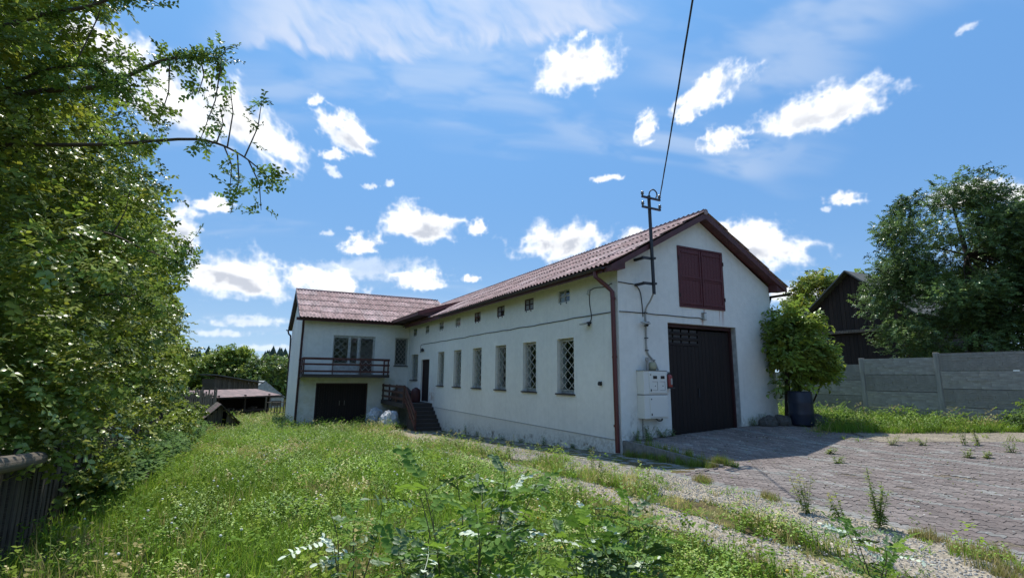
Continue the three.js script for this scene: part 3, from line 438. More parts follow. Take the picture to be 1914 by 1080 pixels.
// windows: frame, panes, lattice grille, sill
function lattice(w, h, cols, rows, r = 0.009) {                            // bent bars that meet in diamonds, in a thin frame
  const g = [], cw = w / cols, rh = h / rows;
  for (let c = 0; c <= cols; c++) for (const s of [-1, 1]) { if ((c === 0 && s < 0) || (c === cols && s > 0)) continue; for (let i = 0; i < rows * 2; i++) { const a = i % 2 ? 1 : 0, b = 1 - a, x = -w / 2 + c * cw; g.push(bar(V(x + s * a * cw / 2, i * rh / 2, 0), V(x + s * b * cw / 2, (i + 1) * rh / 2, 0), r * 1.7, r)); } }
  for (const x of [-w / 2, w / 2]) g.push(box(0.024, h, 0.012, x, h / 2, 0)); for (const y of [0, h]) g.push(box(w, 0.016, 0.012, 0, y, 0));
  return g;
}
const frameGeo = (w, h, t, d, bars = []) => [box(t, h, d, -w / 2 + t / 2, h / 2, 0), box(t, h, d, w / 2 - t / 2, h / 2, 0), box(w - 2 * t, t, d, 0, t / 2, 0), box(w - 2 * t, t, d, 0, h - t / 2, 0), ...bars];
function windowAt(pos, turn, w, h, { cols = 2, rows = 5, grille = true, sill = true, bars = [], panes = null, back = 0.17 } = {}) {
  const g = sub('window', house, pos, turn);
  part('frame', frameGeo(w - 0.01, h - 0.01, 0.065, 0.06, bars.map((b) => box(...b))).map((q) => q.translate(0, 0.005, -back)), M.white, g);
  for (const [x0, x1, y0, y1] of panes ?? [[-w / 2 + 0.06, w / 2 - 0.06, 0.06, h - 0.06]]) part('pane', box(x1 - x0, y1 - y0, 0.006, (x0 + x1) / 2, (y0 + y1) / 2, -back + 0.004), M.glass, g);
  if (grille) part('grille', lattice(w - 0.10, h - 0.16, cols, rows).map((q) => q.translate(0.0, 0.09, -0.085)), M.grille, g);
  if (sill) part('sill', bev(w + 0.1, 0.04, 0.24, 0.006, 0, -0.018, -0.07), M.sill, g);
  return g;
}
for (const z of WIN) windowAt([0, 1.272, z], -Math.PI / 2, 0.83, 1.506, { rows: 5 });
windowAt([0, 1.48, -16.435], -Math.PI / 2, 1.23, 1.31, { cols: 3, rows: 4, bars: [[0.06, 1.2, 0.06, 0, 0.655, 0]] });
windowAt([-0.412, 2.21, -LZW], 0, 0.704, 1.5, { cols: 3, rows: 5 });
// upper loft lights: a cross of bars, panes of different age
{
  const kinds = [[M.glass, M.white, 0.05], [M.dusty, M.trimDark, 0.03], [M.dusty, M.trimDark, 0.03], [M.dusty, M.hatch, 0.03], [M.glass, M.white, 0.05], [M.glass, M.white, 0.03], [M.glass, M.white, 0.03], [M.glass, M.dusty, 0.03]];
  SMALL.forEach((z, i) => {
    const [pane, frame, back] = kinds[i], w = 0.576, h = 0.366, g = sub('loft_window', house, [0, 3.79, z], -Math.PI / 2);
    part('frame', frameGeo(w - 0.004, h - 0.004, 0.03, 0.04, [box(0.03, h - 0.06, 0.036, 0, h / 2, 0), box(w - 0.06, 0.03, 0.034, 0, h / 2, 0)]).map((q) => q.translate(0, 0.002, -back)), frame, g);
    for (const sx of [-1, 1]) for (const sy of [0, 1]) if (!(i === 2 && sx > 0 && !sy) && !(i === 3 && !sy)) part('pane', box(w / 2 - 0.04, h / 2 - 0.04, 0.005, sx * (w / 4 - 0.003), 0.025 + (h / 2 - 0.04) / 2 + sy * (h / 2 - 0.012), -back - 0.004), pane, g);   // some are broken out
    for (const sx of [-1, 1]) part('hook', box(0.012, 0.04, 0.03, sx * w / 4, -0.03, 0.012), M.pipeDark, g);
  });
}
// front door on the landing
{
  const d = sub('door', house, [0, 0.46, -14.625], -Math.PI / 2), w = 1.27, h = 2.035;
  part('frame', [box(0.06, h, 0.1, -w / 2 + 0.03, h / 2, -0.13), box(0.06, h, 0.1, w / 2 - 0.03, h / 2, -0.13), box(w - 0.12, 0.06, 0.1, 0, h - 0.03, -0.13)], M.trimDark, d);
  for (let i = 0; i < 9; i++) part('board', bev((w - 0.13) / 9 - 0.005, h - 0.08, 0.04, 0.005, -w / 2 + 0.066 + (i + 0.5) * (w - 0.13) / 9, h / 2 - 0.02, -0.14), M.gate[i % 3], d);
  part('handle', [box(0.03, 0.16, 0.012, 0.46, 1.02, -0.115), box(0.1, 0.016, 0.02, 0.42, 1.05, -0.095)], M.steel, d);
}
// garage doors of the wing
{
  const d = sub('garage_door', house, [-3.36, -0.86, -LZW], 0), w = 2.541, h = 2.15; d.userData.label = 'dark brown double garage door under the balcony';
  part('frame', frameGeo(w, h, 0.06, 0.08).map((q) => q.translate(0, 0, -0.14)), M.trimDark, d);
  for (let i = 0; i < 20; i++) part('board', bev((w - 0.13) / 20 - 0.004, h - 0.13, 0.035, 0.004, -w / 2 + 0.065 + (i + 0.5) * (w - 0.13) / 20, h / 2, -0.15), M.gate[(i * 7) % 3], d);
  for (const s of [-1, 1]) part('handle', [box(0.03, 0.24, 0.015, s * 0.12 + 0.04, 1.16, -0.12), box(0.02, 0.16, 0.03, s * 0.12 + 0.04, 1.16, -0.10)], std(0.22, 0.17, 0.14, 0.5), d);
}
// tall gate in the gable, loading hatch above it
{
  const d = sub('gate', house, [2.85, 0.3, 0], 0), w = 2.543, h = 2.81; d.userData.label = 'tall dark brown double gate with small panes along the top';
  part('frame', [box(0.07, h, 0.12, -w / 2 + 0.035, h / 2, -0.2), box(0.07, h, 0.12, w / 2 - 0.035, h / 2, -0.2), box(w - 0.14, 0.09, 0.12, 0, h - 0.045, -0.2)], M.trimDark, d);
  const bw = (w - 0.15) / 18;
  for (let i = 0; i < 18; i++) { const hh = i < 9 ? 2.22 : 2.64; part('board', bev(bw - 0.005, hh, 0.04, 0.005, -w / 2 + 0.075 + (i + 0.5) * bw, 0.03 + hh / 2, -0.22), M.gate[(i * 5) % 3], d); }
  const dirty = std(0.062, 0.05, 0.048, 0.5, { map: rep(mottle, 2) });
  for (let r = 0; r < 3; r++) {
    const y = 2.36 + r * 0.14, lw = (w - 0.15) / 2;
    part('rail', bev(lw, 0.07, 0.05, 0.005, -lw / 2, y - 0.07, -0.215), M.gate[1], d);
    for (let c = 0; c < 4; c++) part('pane', box(lw / 4 - 0.05, 0.07, 0.006, -lw + (c + 0.5) * lw / 4, y, -0.225), dirty, d);
  }
  part('handle', box(0.03, 0.22, 0.03, -0.07, 1.05, -0.185), M.steel, d);
  part('reveal_edge', box(0.02, 2.78, 0.19, 1.262, 1.42, -0.10), M.white, d);
  const k = sub('loading_hatch', house, [2.875, 3.544, 0], 0), W = 1.702, Hh = 1.636; k.userData.label = 'dark red double hatch high in the gable';
  part('frame', frameGeo(W, Hh, 0.05, 0.06).map((q) => q.translate(0, 0, -0.005)), M.hatch, k);
  for (const s of [-1, 1]) {
    const lf = sub('leaf', k, [s * (W / 4 - 0.012), 0.05, 0.0]), lw = W / 2 - 0.035, lh = Hh - 0.1;
    const bits = []; for (let i = 0; i < 7; i++) bits.push(bev(lw / 7 - 0.003, lh - 0.02, 0.03, 0.003, -lw / 2 + (i + 0.5) * lw / 7, lh / 2, 0.0));
    lf.removeFromParent(); part('leaf', [...bits, box(lw - 0.02, 0.05, 0.022, 0, lh * 0.5, 0.02), box(lw - 0.16, 0.045, 0.022, 0, lh - 0.1, 0.02), box(lw - 0.14, 0.02, 0.02, 0, lh * 0.5 - 0.07, 0.019), box(0.05, lh - 0.04, 0.022, -lw / 2 + 0.04, lh / 2, 0.019), box(0.05, lh - 0.04, 0.022, lw / 2 - 0.04, lh / 2, 0.019), box(lw - 0.02, 0.06, 0.022, 0, 0.07, 0.018)].map((q) => q.translate(s * (W / 4 - 0.012), 0.05, 0)), M.hatch, k);
  }
  for (const [x, y] of [[-W / 2 + 0.02, 0.3], [-W / 2 + 0.02, 1.3], [W / 2 - 0.01, 0.3], [W / 2 - 0.01, 1.3]]) part('hinge', box(0.03, 0.1, 0.04, x, y, 0.03), M.trimDark, k);
}
// balcony of the wing with its door and window
{
  const b = sub('balcony', house, [0, 0, 0]); b.userData.label = 'balcony with brown wooden rails over the garage';
  const x0 = WL + 0.02, x1 = -1.24, zf = -16.62;
  part('slab', bev(x1 - x0, 0.15, -zf + 0 > 0 ? LZW + zf : 1, 0.008, (x0 + x1) / 2, 1.652, (zf - LZW) / 2 + 0.0), std(0.10, 0.085, 0.088, 0.85, { map: rep(mottle, 1), bumpMap: rep(grain, 2), bumpScale: 0.003 }), b);
  const posts = [[x0 + 0.07, zf + 0.06], [x0 + 0.07, -17.45], [x1 - 0.1, zf + 0.06], [x1 - 0.1, -17.45], [-4.05, zf + 0.06], [-2.72, zf + 0.06]];
  posts.forEach(([x, z], i) => part('post', box(i > 3 ? 0.035 : 0.06, 0.8, i > 3 ? 0.035 : 0.06, x, 2.125, z), M.railWood[0], b));
  for (const [y, h] of [[2.47, 0.11], [2.2, 0.09], [1.87, 0.09]]) {
    part('rail', bev(x1 - x0 - 0.08, h, 0.035, 0.006, (x0 + x1) / 2, y, zf + 0.11), M.railWood[0], b);
    part('rail', bev(0.035, h, 0.86, 0.006, x0 + 0.03, y, (zf - 17.5) / 2 + 0.03), M.railWood[0], b);
    part('rail', bev(0.035, h, 0.86, 0.006, x1 - 0.06, y, (zf - 17.5) / 2 + 0.03), M.railWood[0], b);
  }
  const w = 2.129, h = 1.97;
  const g = sub('balcony_window', house, [-2.8945, 1.74, -LZW], 0);
  part('frame', [box(w, 0.09, 0.07, 0, h - 0.045, -0.12), box(0.055, h - 0.09, 0.07, -w / 2 + 0.03, (h - 0.09) / 2, -0.12), box(0.08, h - 0.09, 0.07, w / 2 - 0.04, (h - 0.09) / 2, -0.12), box(0.13, h - 0.09, 0.07, -0.24, (h - 0.09) / 2, -0.12), box(0.12, h - 0.09, 0.08, 0.22, (h - 0.09) / 2, -0.12), box(1.2, 0.55, 0.07, -0.44, 0.275, -0.122)], M.white, g);
  for (const [a, c, y0] of [[-w / 2 + 0.055, -0.305, 0.55], [-0.175, 0.16, 0.55]]) part('pane', box(c - a, h - 0.09 - y0, 0.006, (a + c) / 2, y0 + (h - 0.09 - y0) / 2, -0.125), M.glass, g);
  const d = part('balcony_door', [box(0.64, 0.75, 0.05, 0.635, 0.4, -0.125)], std(0.16, 0.10, 0.085, 0.7, { map: rep(woodTex, 2, 1) }), g);
  part('pane', box(0.66, 1.06, 0.006, 0.64, 1.33, -0.125), M.glass, g);
  part('grille', [...lattice(0.72, 1.3, 2, 4).map((q) => q.translate(-0.66, 0.56, -0.075)), ...lattice(0.4, 1.3, 1, 4).map((q) => q.translate(0.0, 0.56, -0.076)), ...lattice(0.66, 1.8, 2, 6).map((q) => q.translate(0.64, 0.06, -0.074))], M.grille, g);
}
// steps along the long wall and the landing with its railing
{
  const s = sub('entrance_steps', house, [0, 0, 0]); s.userData.label = 'dark concrete steps with wooden railing up to the brown door';
  part('landing', [bev(1.38, 0.2, 4.2, 0.01, -0.70, 0.355, -15.46)], M.step, s);
  part('landing_wall', box(0.5, 1.3, 3.6, -0.255, -0.395, -15.5), std(0.30, 0.31, 0.29, 0.95, { map: rep(mottle, 0.8), bumpMap: rep(stuccoBump, 0.5), bumpScale: 0.005 }), s);
  for (let i = 1; i <= 7; i++) { const top = 0.455 - 0.158 * i, z0 = -13.36, z1 = -13.34 + 0.232 * i; part('step', bev(1.18 - i * 0.003, 0.16, 0.26, 0.008, -0.60 - i * 0.0015, top - 0.08, z1 - 0.13), M.step, s); if (i < 7) part('step_fill', box(1.13, top + 1.1 - 0.16, 0.225, -0.59, (top - 0.16 - 1.1) / 2, z1 - 0.125), M.step, s); }
  // railing
  const rl = sub('railing', s);
  rl.removeFromParent();
  const R0 = V(-1.33, 0, -13.42), R1 = V(-1.33, 0, -17.4), RB = V(-1.28, 0, -11.85);
  for (const z of [-13.42, -14.75, -16.1, -17.4]) part('rail_post', box(0.07, 0.86, 0.07, -1.33, 0.84, z), M.railWood[1], s);
  for (const y of [1.19, 0.93, 0.66]) part('rail', bev(0.035, 0.11, 4.0, 0.006, -1.372, y, -15.42), M.railWood[1], s);
  for (const [dy, m] of [[0.74, 0], [0.48, 1], [0.20, 0]]) part('rail', bar(V(-1.30, 0.455 + dy, -13.38), V(-1.29, -0.62 + dy, -11.75), 0.04, 0.11).translate(0, 0, 0), M.railWood[m], s);
  part('rail_post', box(0.07, 0.95, 0.07, -1.25, -0.22, -11.82), M.railWood[0], s); part('rail_post', box(0.07, 0.9, 0.07, -1.25, 0.28, -12.6), M.railWood[0], s);
}

// ------------------------------------------------------------------ fittings on the walls
{
  // service mast through the eave with two cross-arms
  const m = thing('service_mast', 'black steel service mast with two cross-arms rising past the gable roof', 'mast', [0.82, 0, 0.36]);
  part('pole', tube([V(0, 3.72, 0), V(-0.02, 6.22, -0.03)], 0.042, 10, 1, false), M.steel, m);
  for (const y of [6.13, 5.87]) {
    const a = sub('cross_arm', m, [-0.02, y, 0.0]);
    part('beam', box(0.60, 0.045, 0.045, 0.0, 0, 0.045), M.steel, a);
    for (const x of [-0.28, 0.28]) part('insulator', new THREE.LatheGeometry([[0, 0], [0.022, 0], [0.022, 0.03], [0.045, 0.04], [0.03, 0.07], [0.045, 0.085], [0.02, 0.12], [0, 0.125]].map(([p, q]) => new THREE.Vector2(p, q)), 10).translate(x, 0.02, 0.045), M.porcelain, a);
  }
  for (const y of [4.60, 3.97]) part('clamp', [box(0.36, 0.06, 0.045, -0.14, y, -0.02), box(0.06, 0.06, 0.36, -0.26, y, -0.19), box(0.11, 0.05, 0.11, 0, y + 0.003, 0)], M.steel, m);
  part('cable_loop', tube([V(-0.02, 6.2, -0.03), V(-0.01, 6.32, 0.0), V(0.09, 6.39, 0.02), V(0.18, 6.31, 0.04), V(0.15, 6.2, 0.06), V(0.10, 6.16, 0.09)], 0.017, 6, 30), M.cable, m);
  // overhead line from the mast to the street
  const pts = []; for (let i = 0; i <= 24; i++) { const t = i / 24; pts.push(V(lerp(1.10, -9.6, t), lerp(6.27, 7.15, t) - 0.55 * 4 * t * (1 - t) * 0.35, lerp(0.42, 12.9, t))); }
  tag(part('overhead_cable', [tube(pts, 0.014, 6, 60), tube(pts.map((p, i) => p.clone().add(V(0.012 * Math.sin(i * 2.1), 0.012 * Math.cos(i * 2.1), 0))), 0.009, 5, 60)], M.cable, scene), 'black overhead supply cable running up from the roof mast', 'cable');
  // conduit from mast to meter cabinet
  const cd = thing('cable_conduit', 'grey cable conduit clipped to the gable between mast and meter cabinet', 'conduit');
  part('tube', tube([V(0.82, 3.74, 0.34), V(0.84, 3.58, 0.2), V(0.83, 3.4, 0.05), V(0.83, 2.9, 0.03), V(0.82, 2.45, 0.03), V(0.86, 2.3, 0.03), V(1.06, 2.1, 0.035), V(1.13, 1.95, 0.05), V(1.14, 1.86, 0.08)], 0.021, 8, 50), M.conduit, cd);
  for (const y of [3.3, 2.98, 2.68, 2.38]) part('clip', box(0.08, 0.022, 0.055, 0.83, y, 0.027), M.cable, cd);
  // wall cables
  const wob2 = (a, b, n, amp, s, horizontal) => { const o = []; for (let i = 0; i <= n; i++) { const t = i / n, p = a.clone().lerp(b, t); p.y += (fbm(i * 0.9, s, 2, 6) - 0.5) * amp; o.push(p); } return o; };
  tag(part('wall_cable', [tube([V(-0.012, 2.93, -15.45), V(-0.012, 3.14, -15.45), V(-0.012, 3.235, -15.38), V(-0.012, 3.25, -15.1), ...wob2(V(-0.012, 3.25, -14.6), V(-0.012, 3.285, -0.16), 34, 0.04, 1)], 0.012, 5, 150)], M.cable, scene), 'thin dark cable strung along the long wall above the barred windows', 'cable');
  tag(part('wall_cable', [tube(wob2(V(0.02, 3.285, 0.012), V(2.72, 3.285, 0.012), 12, 0.03, 4).concat([V(2.84, 3.25, 0.02)]), 0.011, 5, 60)], M.cable, scene), 'thin dark cable across the gable to the lamp over the gate', 'cable');
  tag(part('wall_cable', [tube([V(-0.012, 3.94, -1.12), V(-0.012, 3.98, -0.9), V(-0.012, 3.95, -0.5), V(-0.012, 3.99, -0.2)], 0.011, 5, 20), tube([V(0.012, 4.0, 0.012), V(0.3, 3.99, 0.012), V(0.55, 3.97, 0.012), V(0.68, 3.85, 0.012), V(0.74, 3.55, 0.012), V(0.76, 3.2, 0.012)], 0.012, 5, 40), tube([V(-0.012, 3.9, -1.13), V(-0.012, 3.6, -1.12), V(-0.012, 3.25, -1.05), V(-0.014, 3.17, -1.07), V(-0.03, 3.1, -1.14)], 0.011, 5, 30)], M.cable, scene), 'looping dark cable round the near corner from junction box to floodlights', 'cable');
  const flood = (pos, turn, label) => {
    const f = thing('floodlight', label, 'floodlight', pos, turn, 'floodlights on the white walls');
    part('housing', bev(0.2, 0.035, 0.15, 0.008, -0.06, 0.05, 0.13).rotateX(0.25), std(0.42, 0.42, 0.40, 0.5), f);
    part('lens', box(0.17, 0.006, 0.12, -0.06, 0.028, 0.135).rotateX(0.25), M.dusty, f);
    part('bracket', [box(0.05, 0.05, 0.1, 0.07, 0.03, 0.05), box(0.09, 0.03, 0.03, 0.04, 0.03, 0.1)], M.steel, f);
    part('sensor', new THREE.SphereGeometry(0.038, 10, 8).translate(0.06, -0.025, 0.06), M.blackGloss, f);
  };
  flood([0, 3.07, -1.16], -Math.PI / 2, 'small floodlight on the long wall beside the red downpipe');
  flood([0.78, 3.02, 0], 0, 'small floodlight on the gable under the service mast');
  const jb = thing('junction_box', 'small grey junction box under the eave near the corner', 'junction box', [0, 3.9, -1.13], -Math.PI / 2);
  part('case', bev(0.09, 0.13, 0.05, 0.008, 0, 0, 0.026), std(0.45, 0.45, 0.42, 0.6), jb); part('knockout', cyl(0.016, 0.016, 0.03, 8, -0.06, -0.03, 0.03), std(0.3, 0.3, 0.28, 0.6), jb);
  const so = thing('socket_box', 'small dark socket box low on the long wall by the downpipe', 'socket', [0, 1.57, -0.72], -Math.PI / 2);
  part('case', bev(0.09, 0.1, 0.06, 0.01, 0, 0, 0.031), M.blackGloss, so); part('lid', bev(0.075, 0.06, 0.02, 0.006, 0, -0.01, 0.07), M.steel, so);
  const gl = thing('gate_lamp', 'old wall lamp bracket with glass over the gate', 'lamp', [2.86, 3.24, 0], 0);
  part('bracket', [box(0.05, 0.2, 0.02, -0.03, 0.1, 0.012), box(0.09, 0.02, 0.09, 0, 0.19, 0.05), box(0.09, 0.02, 0.09, 0, 0.01, 0.05)], M.conduit, gl); part('globe', cyl(0.035, 0.035, 0.13, 10, 0.015, 0.1, 0.06), phys(0.6, 0.62, 0.6, 0.25), gl);
  const dlm = thing('door_lamp', 'dark round lamp on a thin arm above the brown door', 'lamp', [0, 2.92, -14.95], -Math.PI / 2);
  part('arm', [tube([V(-0.5, -0.03, 0.012), V(-0.2, -0.03, 0.03), V(0.02, -0.02, 0.06)], 0.01, 5, 8), box(0.05, 0.05, 0.02, -0.5, -0.03, 0.012)], M.steel, dlm); part('shade', new THREE.LatheGeometry([[0, 0.11], [0.04, 0.1], [0.075, 0.05], [0.085, -0.05], [0.05, -0.06], [0, -0.06]].map(([p, q]) => new THREE.Vector2(p, q)), 12).translate(0.03, 0.03, 0.09), M.steel, dlm);
  // meter cabinet: two boxes, one above the other
  const cb = thing('meter_cabinet', 'white double electricity meter cabinet on the gable beside the gate', 'cabinet', [0.87, 0.78, 0]);
  for (const [y, h] of [[0, 0.54], [0.555, 0.55]]) {
    const top = y > 0, q = part('case', bev(0.74, h, 0.24, 0.012, 0, y + h / 2, 0.122), M.cabinet, cb);
    part('door', bev(0.55, h - 0.07, 0.02, 0.006, 0.07, y + h / 2, 0.249), M.cabinet, cb);
    part('lock', [box(0.02, 0.05, 0.014, -0.165, y + 0.10, 0.264), box(0.016, 0.03, 0.012, -0.165, y + h - 0.09, 0.263)], M.blackGloss, cb);
    if (top) {
      for (const x of [-0.03, 0.21]) part('meter_window', bev(0.12, 0.07, 0.012, 0.004, x, y + h - 0.15, 0.262), M.blackGloss, cb);
      for (const x of [-0.04, 0.2]) { part('flap', [box(0.16, 0.006, 0.008, x, y + 0.3, 0.261), box(0.16, 0.006, 0.008, x, y + 0.1, 0.261), box(0.006, 0.2, 0.008, x + 0.08, y + 0.2, 0.261)], std(0.2, 0.2, 0.19, 0.6), cb); part('lock', box(0.018, 0.018, 0.01, x + 0.01, y + 0.2, 0.262), M.blackGloss, cb); }
    }
  }
  part('drip_edge', [box(0.76, 0.012, 0.25, 0, 1.111, 0.126), box(0.745, 0.014, 0.235, 0, 0.5475, 0.12)], std(0.18, 0.17, 0.16, 0.6), cb);
  part('cable_tail', [tube([V(0.1, 0.0, 0.1), V(0.16, -0.06, 0.12), V(0.26, -0.05, 0.13), V(0.28, 0.01, 0.12)], 0.016, 6, 16), tube([V(-0.25, 0.0, 0.04), V(-0.25, -0.2, 0.03), V(-0.25, -0.45, 0.03)], 0.008, 5, 6)], M.cable, cb);
  const si = thing('alarm_horn', 'pale yellowish alarm horn standing on top of the meter cabinet', 'horn', [0.88, 1.897, 0.11]);
  part('body', new THREE.LatheGeometry([[0, 0], [0.08, 0], [0.1, 0.05], [0.1, 0.12], [0.07, 0.19], [0.06, 0.2], [0, 0.2]].map(([p, q]) => new THREE.Vector2(p, q)), 12).translate(0.03, 0, 0), std(0.36, 0.34, 0.22, 0.55), si);
  part('bracket', [box(0.22, 0.02, 0.02, 0.02, 0.25, 0), box(0.02, 0.06, 0.02, 0.1, 0.225, 0), bev(0.06, 0.24, 0.05, 0.01, -0.13, 0.12, 0), cyl(0.05, 0.035, 0.08, 8, -0.13, 0.27, 0)], std(0.3, 0.28, 0.26, 0.6), si);
  const fe = thing('fire_extinguisher', 'red fire extinguisher with worn label hanging beside the gate', 'fire extinguisher', [1.45, 1.5, 0.1]);
  part('cylinder', new THREE.LatheGeometry([[0, 0], [0.07, 0], [0.077, 0.012], [0.077, 0.24], [0.06, 0.29], [0.025, 0.31], [0, 0.315]].map(([p, q]) => new THREE.Vector2(p, q)), 16), M.fireRed, fe);
  part('paper_label', new THREE.CylinderGeometry(0.0785, 0.0785, 0.15, 10, 1, true, -0.3, 1.3).translate(0, 0.14, 0), M.label, fe);
  part('valve', [cyl(0.018, 0.018, 0.04, 8, 0, 0.33, 0), box(0.11, 0.014, 0.02, -0.02, 0.36, 0.02), box(0.1, 0.012, 0.02, -0.02, 0.335, 0.02)], M.steel, fe);
  part('hose', tube([V(-0.02, 0.33, 0.02), V(-0.09, 0.3, 0.03), V(-0.10, 0.15, 0.03), V(-0.09, 0.0, 0.03)], 0.011, 6, 16), M.cable, fe);
  part('bracket', [box(0.2, 0.03, 0.03, 0, 0.2, -0.085), box(0.18, 0.03, 0.2, 0, -0.016, 0)], M.steel, fe);
}
// heaps and sacks by the steps
{
  const lump = (rx, ry, rz, amp, seed, f = 3, flat = 0.0) => { const g = new THREE.IcosahedronGeometry(1, 5), p = g.attributes.position; for (let i = 0; i < p.count; i++) { let x = p.getX(i), y = p.getY(i), z = p.getZ(i); const k = 1 + amp * (fbm(x * f + 9, y * f + z * f, 4, seed) - 0.5) * 2 + amp * 0.6 * (1 - Math.abs(2 * fbm(x * f * 1.5 + 4, z * f * 1.5 - y, 3, seed + 5) - 1) - 0.6); y = y < flat ? flat + (y - flat) * 0.1 : y; p.setXYZ(i, x * k * rx, (y - flat) * k * ry, z * k * rz); } g.deleteAttribute('normal'); g.computeVertexNormals(); return g; };
  const tp = thing('tarp_heap', 'dark brown tarpaulin heap behind the landing rails', 'tarpaulin', [-0.82, 0.46, -15.6]);
  part('tarp', lump(0.44, 0.64, 0.95, 0.2, 5, 2.6, -0.1), M.tarp, tp); part('cord', tube([V(-0.42, 0.1, -0.5), V(-0.38, 0.55, -0.3), V(0, 0.70, 0), V(0.3, 0.52, 0.3), V(0.42, 0.1, 0.5)], 0.012, 5, 24), M.cable, tp);
  const rc = thing('red_drum', 'dull red rounded drum standing beside the brown door', 'drum', [-0.5, 0.455, -14.35]);
  part('body', new THREE.LatheGeometry([[0, 0], [0.2, 0], [0.22, 0.04], [0.235, 0.3], [0.22, 0.52], [0.17, 0.62], [0.08, 0.66], [0, 0.66]].map(([p, q]) => new THREE.Vector2(p, q)), 18), std(0.085, 0.016, 0.018, 0.6, { map: rep(mottle, 2) }), rc); part('lid', cyl(0.09, 0.07, 0.04, 12, 0, 0.675, 0), M.trimDark, rc);
  const bag = (pos, turn, seed, s, label) => {
    const b = thing('bulk_bag', label, 'sack', pos, turn, 'white sacks by the garage');
    part('sack', lump(0.56 * s, 0.72 * s, 0.45 * s, 0.24, seed, 4.2, -0.35), M.bag, b);
    part('strap', [tube([V(-0.3, 0.5, 0.2), V(-0.36, 0.74, 0.16), V(-0.2, 0.62, 0.22)].map((v) => v.multiplyScalar(s)), 0.014, 5, 12), tube([V(0.22, 0.5, 0.2), V(0.3, 0.72, 0.2), V(0.36, 0.5, 0.22)].map((v) => v.multiplyScalar(s)), 0.014, 5, 12)], M.bag, b);
  };
  bag([-1.85, H(-1.85, -16.7) - 0.02, -16.55], 0.3, 17, 0.84, 'open white bulk bag slumped against the garage wall');
  bag([-1.62, H(-1.6, -14.6) - 0.02, -14.6], -0.4, 29, 0.82, 'closed wrinkled white bulk bag beside the wooden stair railing');
  // stones and barrel by the corner shrub
  const st = (x, z, s, seed, label) => { const o = thing('stone_block', label, 'stone', [x, H(x, z) - 0.03, z], seed, 'stones at the foot of the shrub'); part('stone', lump(0.26 * s, 0.2 * s, 0.2 * s, 0.25, seed, 1.6, -0.4), M.stone, o); };
  [[4.75, 0.32, 1.0], [5.2, 0.42, 1.15], [5.62, 0.62, 1.1], [6.05, 0.85, 1.2]].forEach(([x, z, s], i) => st(x, z, s, 3 + i, 'rough grey stone block in the row below the corner shrub'));
  const br = thing('rain_barrel', 'dark blue barrel standing behind the corner shrub', 'barrel', [5.55, H(5.55, 0.75), 0.75]);
  part('body', new THREE.LatheGeometry([[0, 0], [0.26, 0], [0.285, 0.05], [0.30, 0.28], [0.315, 0.31], [0.30, 0.34], [0.30, 0.58], [0.315, 0.61], [0.30, 0.64], [0.285, 0.86], [0.27, 0.88], [0.25, 0.88], [0.25, 0.7], [0, 0.7]].map(([p, q]) => new THREE.Vector2(p, q)), 22), M.barrel, br);
  part('rim', new THREE.TorusGeometry(0.275, 0.014, 6, 24).rotateX(Math.PI / 2).translate(0, 0.885, 0), M.barrel, br);
}

// ------------------------------------------------------------------ concrete panel wall on the right
{
  const f = thing('concrete_fence', 'grey precast concrete panel fence stepping up along the yard', 'fence');
  const cm = [0, 1, 2].map((i) => std(0.47 + 0.07 * i, 0.445 + 0.066 * i, 0.41 + 0.06 * i, 0.95, { map: rep(mottle, 0.7, 0.7, i * 0.3, i * 0.2), bumpMap: rep(gravelBump, 0.7), bumpScale: 0.012 }));
  const panel = (seed) => {                                               // riven courses: strips at different depths
    const R = rng(seed), g = []; let y = 0.006; const L = 1.93;
    while (y < 0.49) { const h = Math.min(0.05 + 0.035 * R(), 0.494 - y); let z = -L / 2; while (z < L / 2 - 0.01) { const l = Math.min(0.25 + 0.55 * R(), L / 2 - z), q = box(0.04 + 0.034 * R(), h - 0.006, l - 0.006, 0, y + h / 2, z + l / 2); g.push(q); z += l; } y += h; }
    g.push(box(0.036, 0.488, L, 0.004, 0.25, 0)); return merge(g);
  };
  const geos = [panel(1), panel(2), panel(3)];
  const tops = [1.75, 1.98, 2.22, 2.39, 2.5, 2.62, 2.7, 2.76];
  const FX = 9.85;
  for (let i = 0; i < 8; i++) {
    const z0 = -5.87 + i * 2.01 - 0.0, z1 = z0 + 2.01, top = tops[i];
    const gy = H(FX - 0.3, z0);
    part('post', bev(0.14, top - gy + 0.36, 0.12, 0.012, FX, (top + 0.02 + gy - 0.34) / 2, z0), cm[2], f);
    for (let k = 0; k < 4; k++) { const m = part('panel', geos[(i * 2 + k) % 3], cm[(i + k) % 2], f); m.position.set(FX, top - 0.5 * (k + 1), (z0 + z1) / 2); if ((i + k) % 2) m.rotation.y = Math.PI; }
  }
  part('post', bev(0.14, 2.9, 0.12, 0.012, FX, 1.45, -5.87 + 8 * 2.01), cm[2], f);
}
